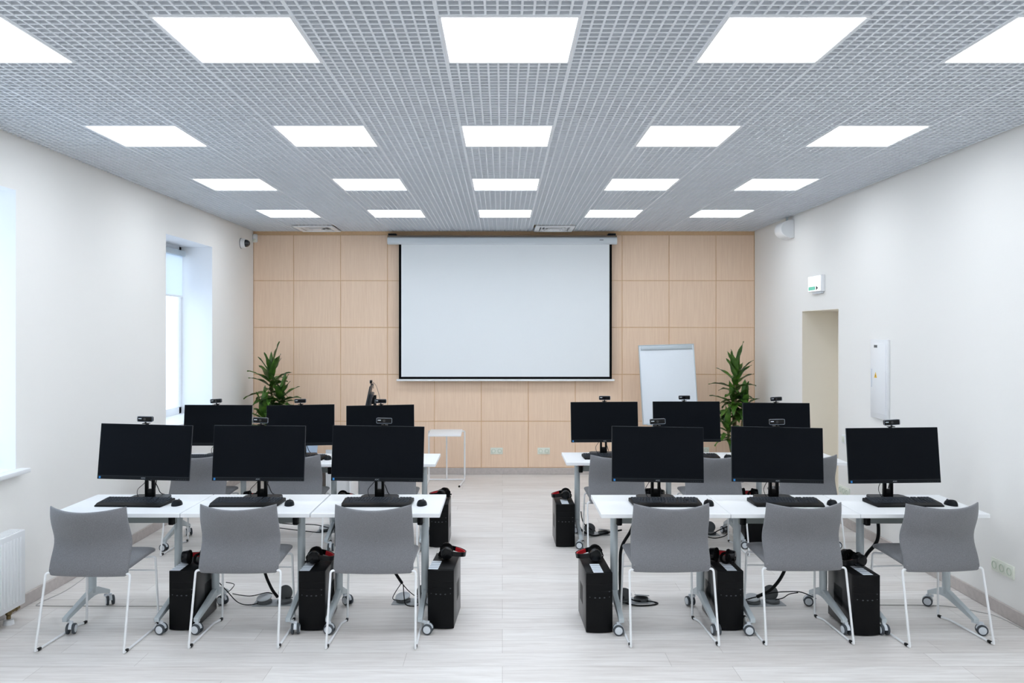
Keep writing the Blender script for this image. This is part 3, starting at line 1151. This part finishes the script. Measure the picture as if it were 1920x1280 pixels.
def make_headset():
    t = thing('headset', '', 'headset', group='headsets lying on the towers')
    zc = 0.048
    for s in (-1, 1):
        c = MB().cyl((0, s * 0.045, zc), (0, s * 0.085, zc), 0.042, 0.036, n=28, bevel=0.005)
        c.build('ear_cup', 'black_gloss', t)
        pd = MB()
        lp = [(0.034 * math.cos(2 * PI * k / 20), s * 0.038, zc + 0.034 * math.sin(2 * PI * k / 20)) for k in range(20)]
        pd.tube(lp, 0.0115, n=8, closed=True)
        pd.build('ear_pad', 'cloth_black', t)
    n = 22
    outer, inner = [], []
    for k in range(n + 1):
        a = -PI / 2 + PI * k / n
        x = 0.008 + 0.118 * max(0, math.cos(a)) ** 0.85
        y = 0.074 * math.sin(a)
        z = zc + 0.006 - 0.024 * max(0, math.cos(a))
        tx, ty = math.cos(a), math.sin(a) * 1.1
        outer.append((Vector((x, y, z)), Vector((tx, ty, 0)), Vector((0.15, 0, 1))))
        if 3 <= k <= n - 3:
            inner.append((Vector((x - tx * 0.006, y - ty * 0.006, z)), Vector((tx, ty, 0)), Vector((0.15, 0, 1))))
    MB().strip(outer, 0.006, 0.030).build('headband', 'black_gloss', t)
    MB().strip(inner, 0.008, 0.026).build('band_padding', 'red', t)
    cb = MB()
    rnd = random.Random(3)
    for k in range(9):
        ax = rnd.uniform(-0.6, 0.6)
        az = rnd.uniform(-0.5, 0.5)
        mt = Euler((ax, 0.3, az)).to_matrix()
        rr = rnd.uniform(0.026, 0.036)
        lp = [Vector((-0.034, -0.028, 0.042)) + mt @ Vector((0.35 * rr * math.sin(2 * a) * 0.3 + rnd.uniform(-0.003, 0.003), rr * math.cos(a), rr * math.sin(a))) for a in [2 * PI * q / 12 for q in range(12)]]
        for p in lp:
            p.z = max(0.004, p.z)
        cb.tube(lp, 0.0034, n=6, closed=True, sub=2)
    cb.build('coiled_cable', 'cloth_black', t)
    mc = MB().tube([(0.0, -0.086, zc), (-0.022, -0.090, zc - 0.012), (-0.044, -0.080, zc - 0.022)], 0.0028, n=6, sub=5)
    mc.sphere((-0.047, -0.078, zc - 0.023), 0.0075, 10)
    mc.build('microphone_boom', 'black', t)
    remember(t)
    return t


tproto = make_tower()
hproto = make_headset()
# x, depth of the front face, yaw, label sheet x, headset (x, y offset, yaw)
TOW = {
    ('window', 'near'): [(-2.012, 5.150, 0, -0.048, (0.03, -0.04, 98)), (-1.197, 5.145, 0, -0.047, (-0.024, 0.008, 4)), (-0.378, 5.175, -3.5, -0.05, (0.008, 0.07, 4))],
    ('window', 'far'): [(-2.205, 7.06, 0, -0.04, (0.0, 0.02, 90)), (-1.378, 7.14, 0, -0.04, (-0.035, -0.08, 8)), (-0.553, 7.13, 0, -0.04, (0.02, 0.06, 165))],
    ('door', 'near'): [(0.598, 5.106, 2.0, -0.004, (0.013, 0.10, 176)), (1.431, 5.147, 0.5, 0.012, (0.0, 0.0, 62)), (2.247, 5.057, 0.5, 0.012, (0.01, 0.03, 200))],
    ('door', 'far'): [(0.546, 7.14, 1.0, 0.0, (0.022, 0.03, 176)), (1.372, 7.17, 0, 0.0, (0.0, 0.02, 62)), (2.213, 7.20, 0, 0.0, (0.0, 0.0, 80))],
}
first = True
for (side, row), lst in TOW.items():
    for k, (x, y, a, lx, hs) in enumerate(lst):
        o = tproto if first else copy_tree(tproto)
        q = hproto if first else copy_tree(hproto)
        first = False
        o.location = (x, y + CDP / 2, 0)
        o.rotation_euler = (0, 0, R(a))
        for c in o.children:
            if c.name.startswith('label_sheet'):
                c.location = (lx, -0.088, 0)
        nm = {'window': ['between the wall and middle desks, window side', 'between the middle and aisle desks, window side', 'at the aisle end'],
              'door': ['at the aisle end', 'between the aisle and middle desks, door side', 'between the middle and wall desks, door side']}[side][k]
        o['label'] = 'black computer tower on the floor, %s row, %s side, %s' % (row, side, nm) if len(nm) < 25 else 'black computer tower, %s, %s row' % (nm, row)
        q.location = (x + hs[0], y + CDP / 2 + hs[1], CHT + 0.0005)
        q.rotation_euler = (0, 0, R(hs[2]))
        q['label'] = 'black and red headset on the %s-row tower ' % row + (nm + ', %s side' % side if len(nm) < 25 else nm)

# ------------------------------------------------------------------ floor boxes, hoses and cables
def floor_box(x, y, lab, lids=2, rz=0):
    t = thing('floor_outlet_box', lab, 'floor outlet', (x, y, 0), rz, 'floor outlet boxes under the desks')
    MB().span((-0.14, -0.07, 0.0), (0.14, 0.07, 0.004), 0.0015, 1).build('base_plate', 'steel', t)
    for k, sx in enumerate((-1, 1)):
        MB().cyl((sx * 0.068, 0, 0.004), (sx * 0.068, 0, 0.022), 0.05, n=28, bevel=0.003).build('socket_ring', 'dark_lid', t)
        l = MB().cyl((0, 0, 0), (0, 0, 0.006), 0.052, n=28, bevel=0.002)
        lid = l.build('hinged_lid', ['steel', 'dark_lid'][k], t)
        if k == 0:
            lid.location = (sx * 0.072, 0.006, 0.036)
            lid.rotation_euler = (R(14), R(-6), 0)
        else:
            lid.location = (sx * 0.068, 0.035, 0.06)
            lid.rotation_euler = (R(76), 0, R(-14))
    return t


FB = [(-1.575, 5.68, 'steel floor outlet under the middle desk, near row, window side'),
      (-0.62, 5.70, 'steel floor outlet under the aisle desk, near row, window side'),
      (0.90, 5.72, 'steel floor outlet under the aisle desk, near row, door side'),
      (1.80, 5.68, 'steel floor outlet under the middle desk, near row, door side'),
      (-1.60, 7.72, 'steel floor outlet under the middle desk, far row, window side'),
      (0.87, 7.62, 'steel floor outlet under the aisle desk, far row, door side'),
      (1.86, 7.60, 'steel floor outlet under the middle desk, far row, door side')]
for i, (x, y, lab) in enumerate(FB):
    o = floor_box(x, y, lab, rz=R([3, -4, 190, 4, 0, 184, 2][i]))


def cable(name, pts, r, lab, mat='black', group=None, cat='cable', sub=8, n=8):
    o = MB().tube(pts, r, n=n, sub=sub).build(name, mat, smooth=60)
    return tag(o, lab, cat, group)


G1 = 'black cable hoses under the desks'
cable('cable_hose', [(-1.62, 5.50, 0.70), (-1.62, 5.53, 0.5), (-1.615, 5.56, 0.28), (-1.585, 5.62, 0.13), (-1.548, 5.655, 0.05)], 0.0105, 'thick black hose from the middle near desk, window side, to its floor outlet', group=G1)
cable('cable_hose', [(-0.82, 5.50, 0.70), (-0.80, 5.50, 0.45), (-0.745, 5.52, 0.30), (-0.68, 5.56, 0.175)], 0.0105, 'thick black hose under the near aisle desk, window side', group=G1)
cable('cable_hose', [(0.90, 5.48, 0.69), (0.86, 5.475, 0.56), (0.795, 5.475, 0.44), (0.785, 5.48, 0.30), (0.80, 5.56, 0.12), (0.83, 5.66, 0.045)], 0.0105, 'thick black hose beside the post of the near aisle desk, door side', group=G1)
cable('cable_hose', [(1.93, 5.50, 0.70), (1.935, 5.52, 0.45), (1.90, 5.54, 0.26), (1.83, 5.58, 0.13), (1.745, 5.63, 0.06)], 0.0115, 'thick black hose from the middle near desk, door side, to its floor outlet', group=G1)
cable('cable_hose', [(2.49, 5.50, 0.70), (2.515, 5.50, 0.60), (2.52, 5.51, 0.50), (2.50, 5.52, 0.44), (2.455, 5.55, 0.36), (2.42, 5.60, 0.20), (2.40, 5.66, 0.02)], 0.012, 'thick black hose under the near desk beside the door wall', group=G1)
G2 = 'thin black cables on the floor'


def fl(*pts):
    return [(x, y, z) for x, y, z in pts]


cable('power_cable', fl((-1.90, 5.50, 0.20), (-1.86, 5.54, 0.13), (-1.80, 5.60, 0.03), (-1.72, 5.63, 0.006), (-1.62, 5.66, 0.03)), 0.0035, 'black cable curving down beside the post between first and middle desks', group=G2, n=6)
cable('power_cable', fl((-1.872, 5.56, 0.18), (-1.83, 5.60, 0.155), (-1.86, 5.64, 0.11), (-1.875, 5.60, 0.10)), 0.0028, 'black cable loop hanging at the first desk foot, near row, window side', group=G2, n=6)
cable('power_cable', fl((-1.83, 5.57, 0.10), (-1.74, 5.66, 0.055), (-1.64, 5.72, 0.06), (-1.60, 5.72, 0.05)), 0.0032, 'black cable reaching across to the steel outlet lid, middle near desk', group=G2, n=6)
cable('power_cable', fl((-1.50, 5.68, 0.035), (-1.42, 5.66, 0.05), (-1.385, 5.62, 0.085), (-1.36, 5.58, 0.11)), 0.003, 'black cable from the middle outlet to the next tower, window side', group=G2, n=6)
cable('power_cable', fl((-0.68, 5.56, 0.18), (-0.73, 5.60, 0.10), (-0.75, 5.63, 0.045), (-0.70, 5.64, 0.03)), 0.003, 'black cable hanging loop from the hose, outer side, near aisle desk', group=G2, n=6)
cable('power_cable', fl((-0.671, 5.56, 0.165), (-0.668, 5.58, 0.08), (-0.655, 5.575, 0.025), (-0.60, 5.59, 0.008), (-0.565, 5.63, 0.01)), 0.0035, 'black cable dropping straight from the hose, near aisle desk, window side', group=G2, n=6)
cable('power_cable', fl((-0.69, 5.553, 0.19), (-0.64, 5.60, 0.11), (-0.59, 5.66, 0.05), (-0.55, 5.70, 0.035)), 0.0032, 'black cable from the hose to the dark outlet lid, window side aisle', group=G2, n=6)
cable('power_cable', fl((0.84, 5.62, 0.02), (0.92, 5.61, 0.006), (1.02, 5.62, 0.006), (1.07, 5.66, 0.006), (1.02, 5.70, 0.006), (0.93, 5.68, 0.015), (0.88, 5.68, 0.03)), 0.005, 'black cable loop lying on the floor under the near aisle desk, door side', group=G2, n=6)
cable('power_cable', fl((1.745, 5.63, 0.06), (1.68, 5.66, 0.03), (1.62, 5.62, 0.012), (1.56, 5.56, 0.02)), 0.0042, 'black cable from the hose end to the tower, near row, door side', group=G2, n=6)
cable('power_cable', fl((1.765, 5.665, 0.05), (1.86, 5.68, 0.07), (1.96, 5.66, 0.085), (2.04, 5.60, 0.10), (2.10, 5.50, 0.09)), 0.0036, 'long black cable crossing to the middle desk foot, near row, door side', group=G2, n=6)
cable('power_cable', fl((1.88, 5.66, 0.03), (1.93, 5.65, 0.045), (1.97, 5.64, 0.075), (2.02, 5.61, 0.095)), 0.0034, 'black cable rising from the middle floor outlet, near row, door side', group=G2, n=6)
cable('power_cable', fl((0.71, 7.55, 0.08), (0.74, 7.50, 0.05), (0.84, 7.52, 0.008), (0.98, 7.56, 0.03), (1.10, 7.56, 0.05)), 0.009, 'black cable bundle on the floor under the far aisle desk, door side', group=G2, n=6)
cable('power_cable', fl((0.715, 7.47, 0.24), (0.74, 7.52, 0.13), (0.82, 7.58, 0.05), (0.86, 7.60, 0.03)), 0.005, 'black cable slanting from the far aisle desk post to its outlet', group=G2, n=6)
cable('power_cable', fl((1.80, 7.62, 0.03), (1.90, 7.52, 0.02), (1.98, 7.54, 0.05), (2.06, 7.50, 0.10)), 0.0045, 'black cable sagging to the middle desk foot, far row, door side', group=G2, n=6)
cable('power_cable', fl((1.82, 7.50, 0.012), (1.92, 7.44, 0.006), (2.02, 7.46, 0.02), (2.06, 7.46, 0.06)), 0.0045, 'black cable lying in front of the middle outlet, far row, door side', group=G2, n=6)
cable('power_cable', fl((-2.255, 7.50, 0.12), (-2.15, 7.68, 0.09), (-1.95, 7.62, 0.09), (-1.75, 7.66, 0.075), (-1.62, 7.68, 0.04)), 0.0045, 'black cable crossing to the middle outlet, far row, window side', group=G2, n=6)
cable('power_cable', fl((-2.235, 7.50, 0.10), (-2.14, 7.70, 0.04), (-1.90, 7.56, 0.05), (-1.72, 7.60, 0.02), (-1.62, 7.64, 0.02)), 0.0045, 'lower black cable crossing to the middle outlet, far row, window side', group=G2, n=6)
cable('power_cable', fl((-2.16, 7.50, 0.62), (-2.155, 7.51, 0.40), (-2.13, 7.53, 0.18), (-2.115, 7.55, 0.11)), 0.004, 'black cable hanging down under the middle far desk, window side', group=G2, n=6)
cable('floor_cable', fl((2.30, 5.63, 0.003), (2.85, 5.63, 0.003), (3.05, 5.60, 0.003), (3.18, 5.50, 0.003), (3.27, 5.32, 0.004), (3.285, 4.6, 0.004)), 0.003, 'pale grey cable running along the floor to the door wall', 'cable_grey', n=6)
cable('floor_cable', fl((-2.0, 5.61, 0.003), (-2.7, 5.61, 0.003), (-3.12, 5.615, 0.003), (-3.20, 5.66, 0.003), (-3.16, 5.95, 0.003), (-3.20, 6.4, 0.003), (-3.235, 6.7, 0.02)), 0.003, 'pale grey cable running along the floor to the window wall', 'cable_grey', n=6)

# ------------------------------------------------------------------ laptop side table
ct = thing('laptop_table', 'small white C-shaped laptop table by the wooden wall', 'side table', (-0.70, 10.13, 0))
MB().box((0.0, -0.02, 0.628), (0.40, 0.40, 0.014), 0.003, rot=(R(4), 0, 0)).build('tabletop', 'white_metal', ct)
f = MB()
for s in (-1, 1):
    f.tube(fillet([(s * 0.20 + (-0.02), -0.245, 0.011), (s * 0.225, 0.21, 0.011), (s * 0.225, 0.205, 0.625), (s * 0.16, 0.05, 0.630)], 0.03, 6), 0.010, n=10)
f.tube([(-0.225, 0.205, 0.014), (0.225, 0.205, 0.014)], 0.010, n=10)
f.tube([(0.0, 0.205, 0.014), (0.0, 0.17, 0.640)], 0.009, n=10)
f.build('frame', 'white_metal', ct)
for s in (-1, 1):
    MB().cyl((s * 0.20 - 0.02, -0.25, 0.011), (s * 0.20 - 0.019, -0.232, 0.011), 0.012, n=12).build('foot_cap', 'black', ct)

# ------------------------------------------------------------------ flip chart
fc = thing('flip_chart', 'white flip chart board on a tripod in front of the wooden wall', 'whiteboard', (2.085, 10.32, 0))
bd = MB()
bd.box((0, 0, 0), (0.695, 0.02, 0.995), 0.006)
brd = bd.build('board', 'board', fc)
brd.location = (0, 0, 1.215)
brd.rotation_euler = (R(-9), R(-1.6), 0)
fr = MB()
for s in (-1, 1):
    fr.span((s * 0.35, -0.014, -0.50), (s * 0.338, 0.014, 0.50), 0.003)
    fr.span((-0.35, -0.014, s * 0.50), (0.35, 0.014, s * 0.488), 0.003)
fr.build('board_frame', 'alu', brd)
MB().span((-0.325, -0.026, 0.435), (0.325, -0.008, 0.482), 0.006).build('clamp_bar', 'alu', brd)
MB().span((-0.3, -0.05, -0.51), (0.3, -0.01, -0.498), 0.003).build('pen_tray', 'alu', brd)
for a, b in (((-0.18, 0.03, 0.72), (-0.40, -0.12, 0.0)), ((0.18, 0.03, 0.72), (0.40, -0.12, 0.0)), ((0, 0.08, 1.3), (0.0, 0.36, 0.0))):
    MB().cyl(a, b, 0.011, n=10).build('leg', 'alu', fc)

# ------------------------------------------------------------------ plants
def leaf(bm, base, d0, length, width, droop, twist):
    """One strap leaf: a folded, tapering blade that arches over."""
    p = Vector(base)
    d = Vector(d0).normalized()
    n = 9
    side = d.cross(Vector((0, 0, 1)))
    if side.length < 0.05:
        side = Vector((math.cos(twist), math.sin(twist), 0))
    side.normalize()
    L, C, RR = [], [], []
    step = length / n
    for i in range(n + 1):
        t = i / n
        w = width * (math.sin(PI * min(1, 0.12 + 0.88 * t) ** 0.75) ** 0.8 if t < 1 else 0) * 0.5
        up = side.cross(d).normalized()
        wav = 0.10 * width * math.sin(t * 11 + twist)
        C.append(bm.verts.new(p))
        L.append(bm.verts.new(p - side * w + up * (w * 0.45 + wav)))
        RR.append(bm.verts.new(p + side * w + up * (w * 0.45 - wav)))
        d = (d + Vector((0, 0, -droop * (0.35 + t) / n))).normalized()
        p = p + d * step
    for i in range(n):
        bm.faces.new((L[i], C[i], C[i + 1], L[i + 1]))
        bm.faces.new((C[i], RR[i], RR[i + 1], C[i + 1]))


def plant(lab, x, y, heads, seed):
    rnd = random.Random(seed)
    t = thing('potted_plant', lab, 'plant', (x, y, 0), 0, 'potted plants in the corners')
    MB().lathe([(0, 0), (0.12, 0), (0.15, 0.30), (0.16, 0.33), (0.145, 0.33), (0.135, 0.29), (0, 0.29)], 28).build('pot', 'pot', t)
    MB().lathe([(0, 0.292), (0.10, 0.30), (0.137, 0.292), (0, 0.291)], 20).build('soil', 'soil', t)
    fo = MB()
    for hx, hy, hz, lo, n, L, tilt in heads:
        st = MB().tube([(hx * 0.25, hy * 0.25, 0.28), (hx * 0.7, hy * 0.7, lo), (hx, hy, hz)], 0.017 if n > 30 else 0.012, n=8, sub=5)
        st.build('cane', 'cane', t)
        for k in range(n):
            q = k / (n - 1)                       # 0 = lowest leaf, 1 = crown
            az = k * 2.399963 + rnd.uniform(-0.3, 0.3)
            el = R(-8 + 88 * q ** 1.6 + rnd.uniform(-10, 10))
            zz = hz - (1 - q) * tilt
            f = (hz - zz) / max(0.01, hz - lo) * 0.3
            b = Vector((hx * (1 - f), hy * (1 - f), zz))
            d = Vector((math.cos(az) * math.cos(el), math.sin(az) * math.cos(el), math.sin(el)))
            ln = L * rnd.uniform(0.75, 1.1) * (0.85 + 0.3 * q)
            leaf(fo.bm, b, d, ln, 0.086 * rnd.uniform(0.8, 1.15), 0.35 + 1.05 * (1 - q), rnd.uniform(0, 6))
    me = fo.build('foliage', 'leaf', t, smooth=60)
    return t


plant('tall leafy dracaena in the corner by the window wall', -2.86, 10.28,
      [(-0.04, 0.02, 1.36, 0.85, 30, 0.33, 0.46), (0.11, -0.05, 1.10, 0.7, 22, 0.29, 0.28), (-0.10, -0.10, 0.86, 0.55, 20, 0.30, 0.26)], 11)
plant('tall leafy dracaena in the corner by the doorway', 2.90, 10.28,
      [(0.03, 0.02, 1.37, 0.9, 32, 0.32, 0.50), (0.12, -0.06, 1.02, 0.7, 20, 0.26, 0.26), (-0.10, -0.05, 0.72, 0.5, 18, 0.30, 0.22), (0.0, 0.05, 1.02, 0.7, 14, 0.30, 0.2)], 5)

# ------------------------------------------------------------------ teacher's place behind the far desks
td = thing('teacher_desk', 'white desk with panel sides behind the far row, window side', 'desk', (-2.02, 9.45, 0))
MB().span((-0.60, -0.33, 0.71), (0.60, 0.33, 0.735), 0.003).build('tabletop', 'laminate', td)
MB().span((0.315, -0.31, 0.0), (0.335, 0.31, 0.71), 0.003).build('side_panel', 'laminate', td)
MB().span((-0.58, -0.31, 0.0), (-0.56, 0.31, 0.71), 0.003).build('side_panel', 'laminate', td)
MB().span((0.04, -0.25, 0.03), (0.315, -0.23, 0.55), 0.002).build('modesty_panel', 'laminate', td)

tm = copy_tree(mproto)
tm.location = (-1.50, 9.55, 0.735)
tm.rotation_euler = (0, 0, R(-84))
pn = panel_of(tm)
pn.location = (0, -0.065, 0.34)
pn.rotation_euler = (R(-12), 0, 0)
tm['label'] = 'black monitor seen edge-on on the teacher desk below the screen'
tw = copy_tree(wproto)
tw.location = Vector((-1.50, 9.55, 0.735)) + Matrix.Rotation(R(-84), 3, 'Z') @ (Vector((0, -0.065, 0.34)) + Euler((R(-12), 0, 0)).to_matrix() @ Vector((0, 0.0, MH / 2 + 0.001)))
tw.rotation_euler = (0, 0, R(-84))
tw['label'] = 'webcam atop the edge-on monitor, its thin cable hanging free'
cable('webcam_cable', [tw.location + Vector((0.02, 0, 0.03)), tw.location + Vector((0.06, 0.0, -0.02)), tw.location + Vector((0.10, 0, -0.16)), tw.location + Vector((0.115, 0.0, -0.34)), tw.location + Vector((0.13, 0.02, -0.55))], 0.0022, 'thin cable hanging from the edge-on monitor webcam', n=6)
tt = copy_tree(tproto)
tt.location = (-2.10, 9.36, 0)
tt.rotation_euler = (0, 0, 0)
tt['label'] = 'black computer tower beside the white panel of the teacher desk'
del tt['group']
tc = thing('shell_chair', 'pale grey shell chair behind the far middle desk, window side', 'chair', (-2.25, 8.75, 0), R(160))
sh = MB()
shell(sh, lambda u, v: Vector((u * 0.21, -0.20 - 0.05 * v + 0.05 * u * u, 0.44 + 0.36 * v)), 16, 16, lambda u, v: 0.006, (0, 1, 0))
sh.build('backrest', 'grey_chair', tc, smooth=60)
sh = MB()
shell(sh, lambda u, v: Vector((u * 0.21, -0.20 + 0.40 * v, 0.45 + 0.015 * u * u)), 16, 16, lambda u, v: 0.008, (0, 0, 1))
sh.build('seat', 'grey_chair', tc, smooth=60)
for s in (-1, 1):
    MB().tube(fillet([(s * 0.17, -0.15, 0.44), (s * 0.22, -0.24, 0.011), (s * 0.22, 0.24, 0.011), (s * 0.17, 0.15, 0.44)], 0.03), 0.010, n=8).build('leg', 'alu', tc)

# ------------------------------------------------------------------ things on the walls
dc = thing('dome_camera', 'white dome security camera with black dome on the window wall', 'security camera', (XL, 10.27, 2.977))
rot = Matrix.Rotation(R(90), 4, 'Y')
MB().lathe([(0, 0), (0.066, 0), (0.066, 0.006), (0, 0.006)], 28, rot).build('mounting_ring', 'tyre', dc)
MB().lathe([(0, 0.004), (0.063, 0.004), (0.060, 0.05), (0.052, 0.056), (0, 0.056)], 28, rot).build('housing', 'white_plastic', dc)
MB().lathe([(0.048 * math.cos(a), 0.052 + 0.062 * math.sin(a)) for a in [PI / 2 * k / 10 for k in range(11)]], 28, rot).build('dome', 'dome', dc)

md = thing('motion_detector', 'small white motion detector high in the corner by the dome camera', 'sensor', (XL + 0.0315, YB - 0.026, 3.075))
MB().box((0, 0, 0.02), (0.062, 0.05, 0.11), 0.018, 3).build('body', 'white_plastic', md)
MB().sphere((0, -0.02, -0.01), 0.024, 14, s=(1, 0.7, 1)).build('lens', 'ivory', md)

sp = thing('wall_speaker', 'white round-fronted speaker high on the door wall near its corner', 'speaker', (XR, 9.42, 3.04))
pr = [(0.0, -0.105)] + [(-0.155 * math.cos(a) ** 0.8 if abs(a) < PI / 2 - 1e-6 else 0.0, 0.105 * math.sin(a)) for a in [-PI / 2 + PI * k / 16 for k in range(1, 16)]] + [(0.0, 0.105)]
b = MB()
b.prism(pr, 1, -0.11, 0.11)
bmesh.ops.bevel(b.bm, geom=[e for e in b.bm.edges], offset=0.006, segments=1, affect='EDGES')
b.build('cabinet', 'white_plastic', sp)
MB().span((-0.06, -0.02, 0.10), (-0.04, 0.0, 0.145)).build('mounting_bracket', 'alu', sp)

ex = thing('exit_sign', 'small white lit sign with green arrow above the doorway', 'sign', (XR, 8.60, 2.375))
MB().span((-0.042, -0.18, -0.085), (0.0, 0.18, 0.085), 0.006).build('housing', 'white_plastic', ex)
MB().span((-0.046, -0.165, -0.075), (-0.041, 0.17, 0.078), 0.002).build('lit_face', 'sign_face', ex)
MB().span((-0.0475, -0.03, -0.066), (-0.0455, 0.155, -0.028)).build('green_band', 'sign_green', ex, smooth=0)
MB().prism([(-0.11, -0.048), (-0.05, -0.022), (-0.05, -0.072)], 0, -0.0475, -0.0455).build('arrow', 'tyre', ex, smooth=0)
MB().span((-0.03, -0.15, -0.105), (-0.004, 0.10, -0.084), 0.003).build('lower_clip', 'hub', ex)

ep = thing('electrical_cabinet', 'flat white electrical cabinet with yellow warning triangle on the door wall', 'cabinet', (XR, 7.175, 1.46))
MB().span((-0.022, -0.165, -0.345), (0.0, 0.165, 0.345), 0.004).build('frame', 'white_plastic', ep)
d = MB().span((-0.027, -0.135, -0.30), (-0.02, 0.150, 0.315), 0.002).build('door', 'white_metal', ep)
MB().span((-0.032, 0.118, -0.075), (-0.026, 0.130, 0.085), 0.001).build('handle', 'hub', d)
MB().span((-0.0285, 0.02, 0.275), (-0.0268, 0.08, 0.298)).build('name_plate', 'dark_lid', d, smooth=0)
w = MB().prism([(0.025, 0.01), (0.075, 0.01), (0.05, 0.06)], 0, -0.0285, -0.0268).build('warning_triangle', 'yellow', d, smooth=0)
MB().prism([(0.054, 0.043), (0.044, 0.028), (0.050, 0.028), (0.046, 0.015), (0.057, 0.031), (0.051, 0.031)], 0, -0.0292, -0.0284).build('bolt_mark', 'black', w, smooth=0)


def socket(lab, n, loc, rz, group='wall sockets'):
    """n socket inserts in a row, flat side on the wall, facing -Y before turning."""
    t = thing('wall_socket', lab, 'socket', loc, rz, group)
    w = 0.081 * n / 2
    MB().span((-w, -0.010, -0.043), (w, 0.0, 0.043), 0.003).build('frame', 'ivory', t)
    for k in range(n):
        x = -w + 0.0405 + 0.081 * k
        ins = MB().span((x - 0.030, -0.0125, -0.031), (x + 0.030, -0.008, 0.031), 0.003).build('insert', 'ivory', t)
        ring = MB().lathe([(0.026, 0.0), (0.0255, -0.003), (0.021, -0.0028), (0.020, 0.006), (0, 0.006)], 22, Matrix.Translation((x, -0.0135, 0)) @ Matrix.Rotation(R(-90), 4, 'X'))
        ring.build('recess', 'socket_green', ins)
    return t


socket('double white socket on the wooden wall, nearer the laptop table', 2, (-0.076, YB, 0.309), 0)
socket('double white socket on the wooden wall, nearer the far door-side desks', 2, (0.541, YB, 0.309), 0)
socket('double white socket on the wooden wall behind the far middle desk, door side', 2, (2.63, YB, 0.315), 0)
socket('triple ivory socket low on the door wall beside the near row', 3, (XR, 5.425, 0.315), R(-90))
socket('triple ivory socket low on the door wall by the far row', 3, (XR, 7.94, 0.335), R(-90))
ls = thing('light_switch', 'white light switch on the door wall beside the doorway', 'switch', (XR, 7.95, 0.835), R(-90))
MB().span((-0.04, -0.010, -0.043), (0.04, 0.0, 0.043), 0.003).build('frame', 'white_plastic', ls)
MB().box((0, -0.012, 0), (0.056, 0.006, 0.06), 0.002, rot=(R(5), 0, 0)).build('rocker', 'ivory', ls)

# radiator under the near window
rd = thing('radiator', 'white ribbed panel radiator under the near window', 'radiator', (XL, 4.66, 0))
y0, y1, z0, z1, xf = -0.70, 0.71, 0.105, 0.585, 0.15
MB().span((0.045, y0, z0), (xf, y1, z1), 0.006).build('panel', 'white_metal', rd)
rb = MB()
k = y0 + 0.03
while k < y1 - 0.02:
    rb.box((xf + 0.001, k, (z0 + z1) / 2), (0.008, 0.018, z1 - z0 - 0.07), 0.004)
    k += 0.034
rb.build('rib_pattern', 'white_metal', rd)
gr = MB()
k = y0 + 0.02
while k < y1 - 0.02:
    gr.span((0.055, k, z1 - 0.002), (xf - 0.012, k + 0.012, z1 + 0.004))
    k += 0.022
gr.build('top_grille', 'white_plastic', rd, smooth=0)
MB().span((0.002, y0 + 0.2, 0.2), (0.05, y0 + 0.24, 0.5)).span((0.002, y1 - 0.24, 0.2), (0.05, y1 - 0.2, 0.5)).build('wall_bracket', 'white_metal', rd)
v = MB()
v.cyl((0.10, y1 - 0.10, 0.035), (0.10, y1 - 0.10, 0.11), 0.013, n=12)
v.cyl((0.10, y1 - 0.10, 0.07), (0.10, y1 - 0.02, 0.075), 0.012, n=12)
v.sphere((0.10, y1 - 0.10, 0.072), 0.021, 12)
v.cyl((0.10, y1 - 0.03, 0.075), (0.10, y1, 0.078), 0.017, n=12)
v.build('valve', 'brass', rd)
MB().cyl((0.10, y1 - 0.10, 0.0), (0.10, y1 - 0.10, 0.03), 0.034, 0.028, n=20).build('pipe_collar', 'white_plastic', rd)
MB().span((0.075, y1 - 0.30, 0.0), (0.125, y1 - 0.25, 0.11), 0.003).build('foot', 'white_metal', rd)

# ------------------------------------------------------------------ daylight
wd = bpy.data.worlds.new('daylight')
SC.world = wd
wd.use_nodes = True
bg = wd.node_tree.nodes['Background']
bg.inputs['Color'].default_value = (0.62, 0.80, 1.0, 1)
bg.inputs['Strength'].default_value = 1.7
for a, b in W:
    ld = bpy.data.lights.new('window_portal', 'AREA')
    ld.shape = 'RECTANGLE'
    ld.size = b - a
    ld.size_y = WZ1 - WZ0
    ld.cycles.is_portal = True
    lo = bpy.data.objects.new('window_portal', ld)
    lo.location = (XL - TH - 0.02, (a + b) / 2, (WZ0 + WZ1) / 2)
    lo.rotation_euler = Euler((R(90), 0, R(-90)), 'XYZ')
    COL.objects.link(lo)

# ------------------------------------------------------------------ camera and view
cd = bpy.data.cameras.new('camera')
cd.sensor_width = 36.0
cd.lens = F / 1920.0 * 36.0
cd.shift_x = (960 - VPX) / 1920.0
cd.shift_y = -(640 - VPY) / 1920.0
cd.clip_start = 0.05
cam = bpy.data.objects.new('camera', cd)
cam.location = (0, 0, CAM_H)
cam.rotation_euler = (R(90), 0, 0)
COL.objects.link(cam)
SC.camera = cam
SC.view_settings.view_transform = 'Standard'
SC.view_settings.look = 'None'
SC.view_settings.exposure = 0.78
SC.view_settings.gamma = 1.0
SC.view_settings.use_curve_mapping = False
SC.cycles.max_bounces = 10
SC.cycles.diffuse_bounces = 6
SC.cycles.use_denoising = True
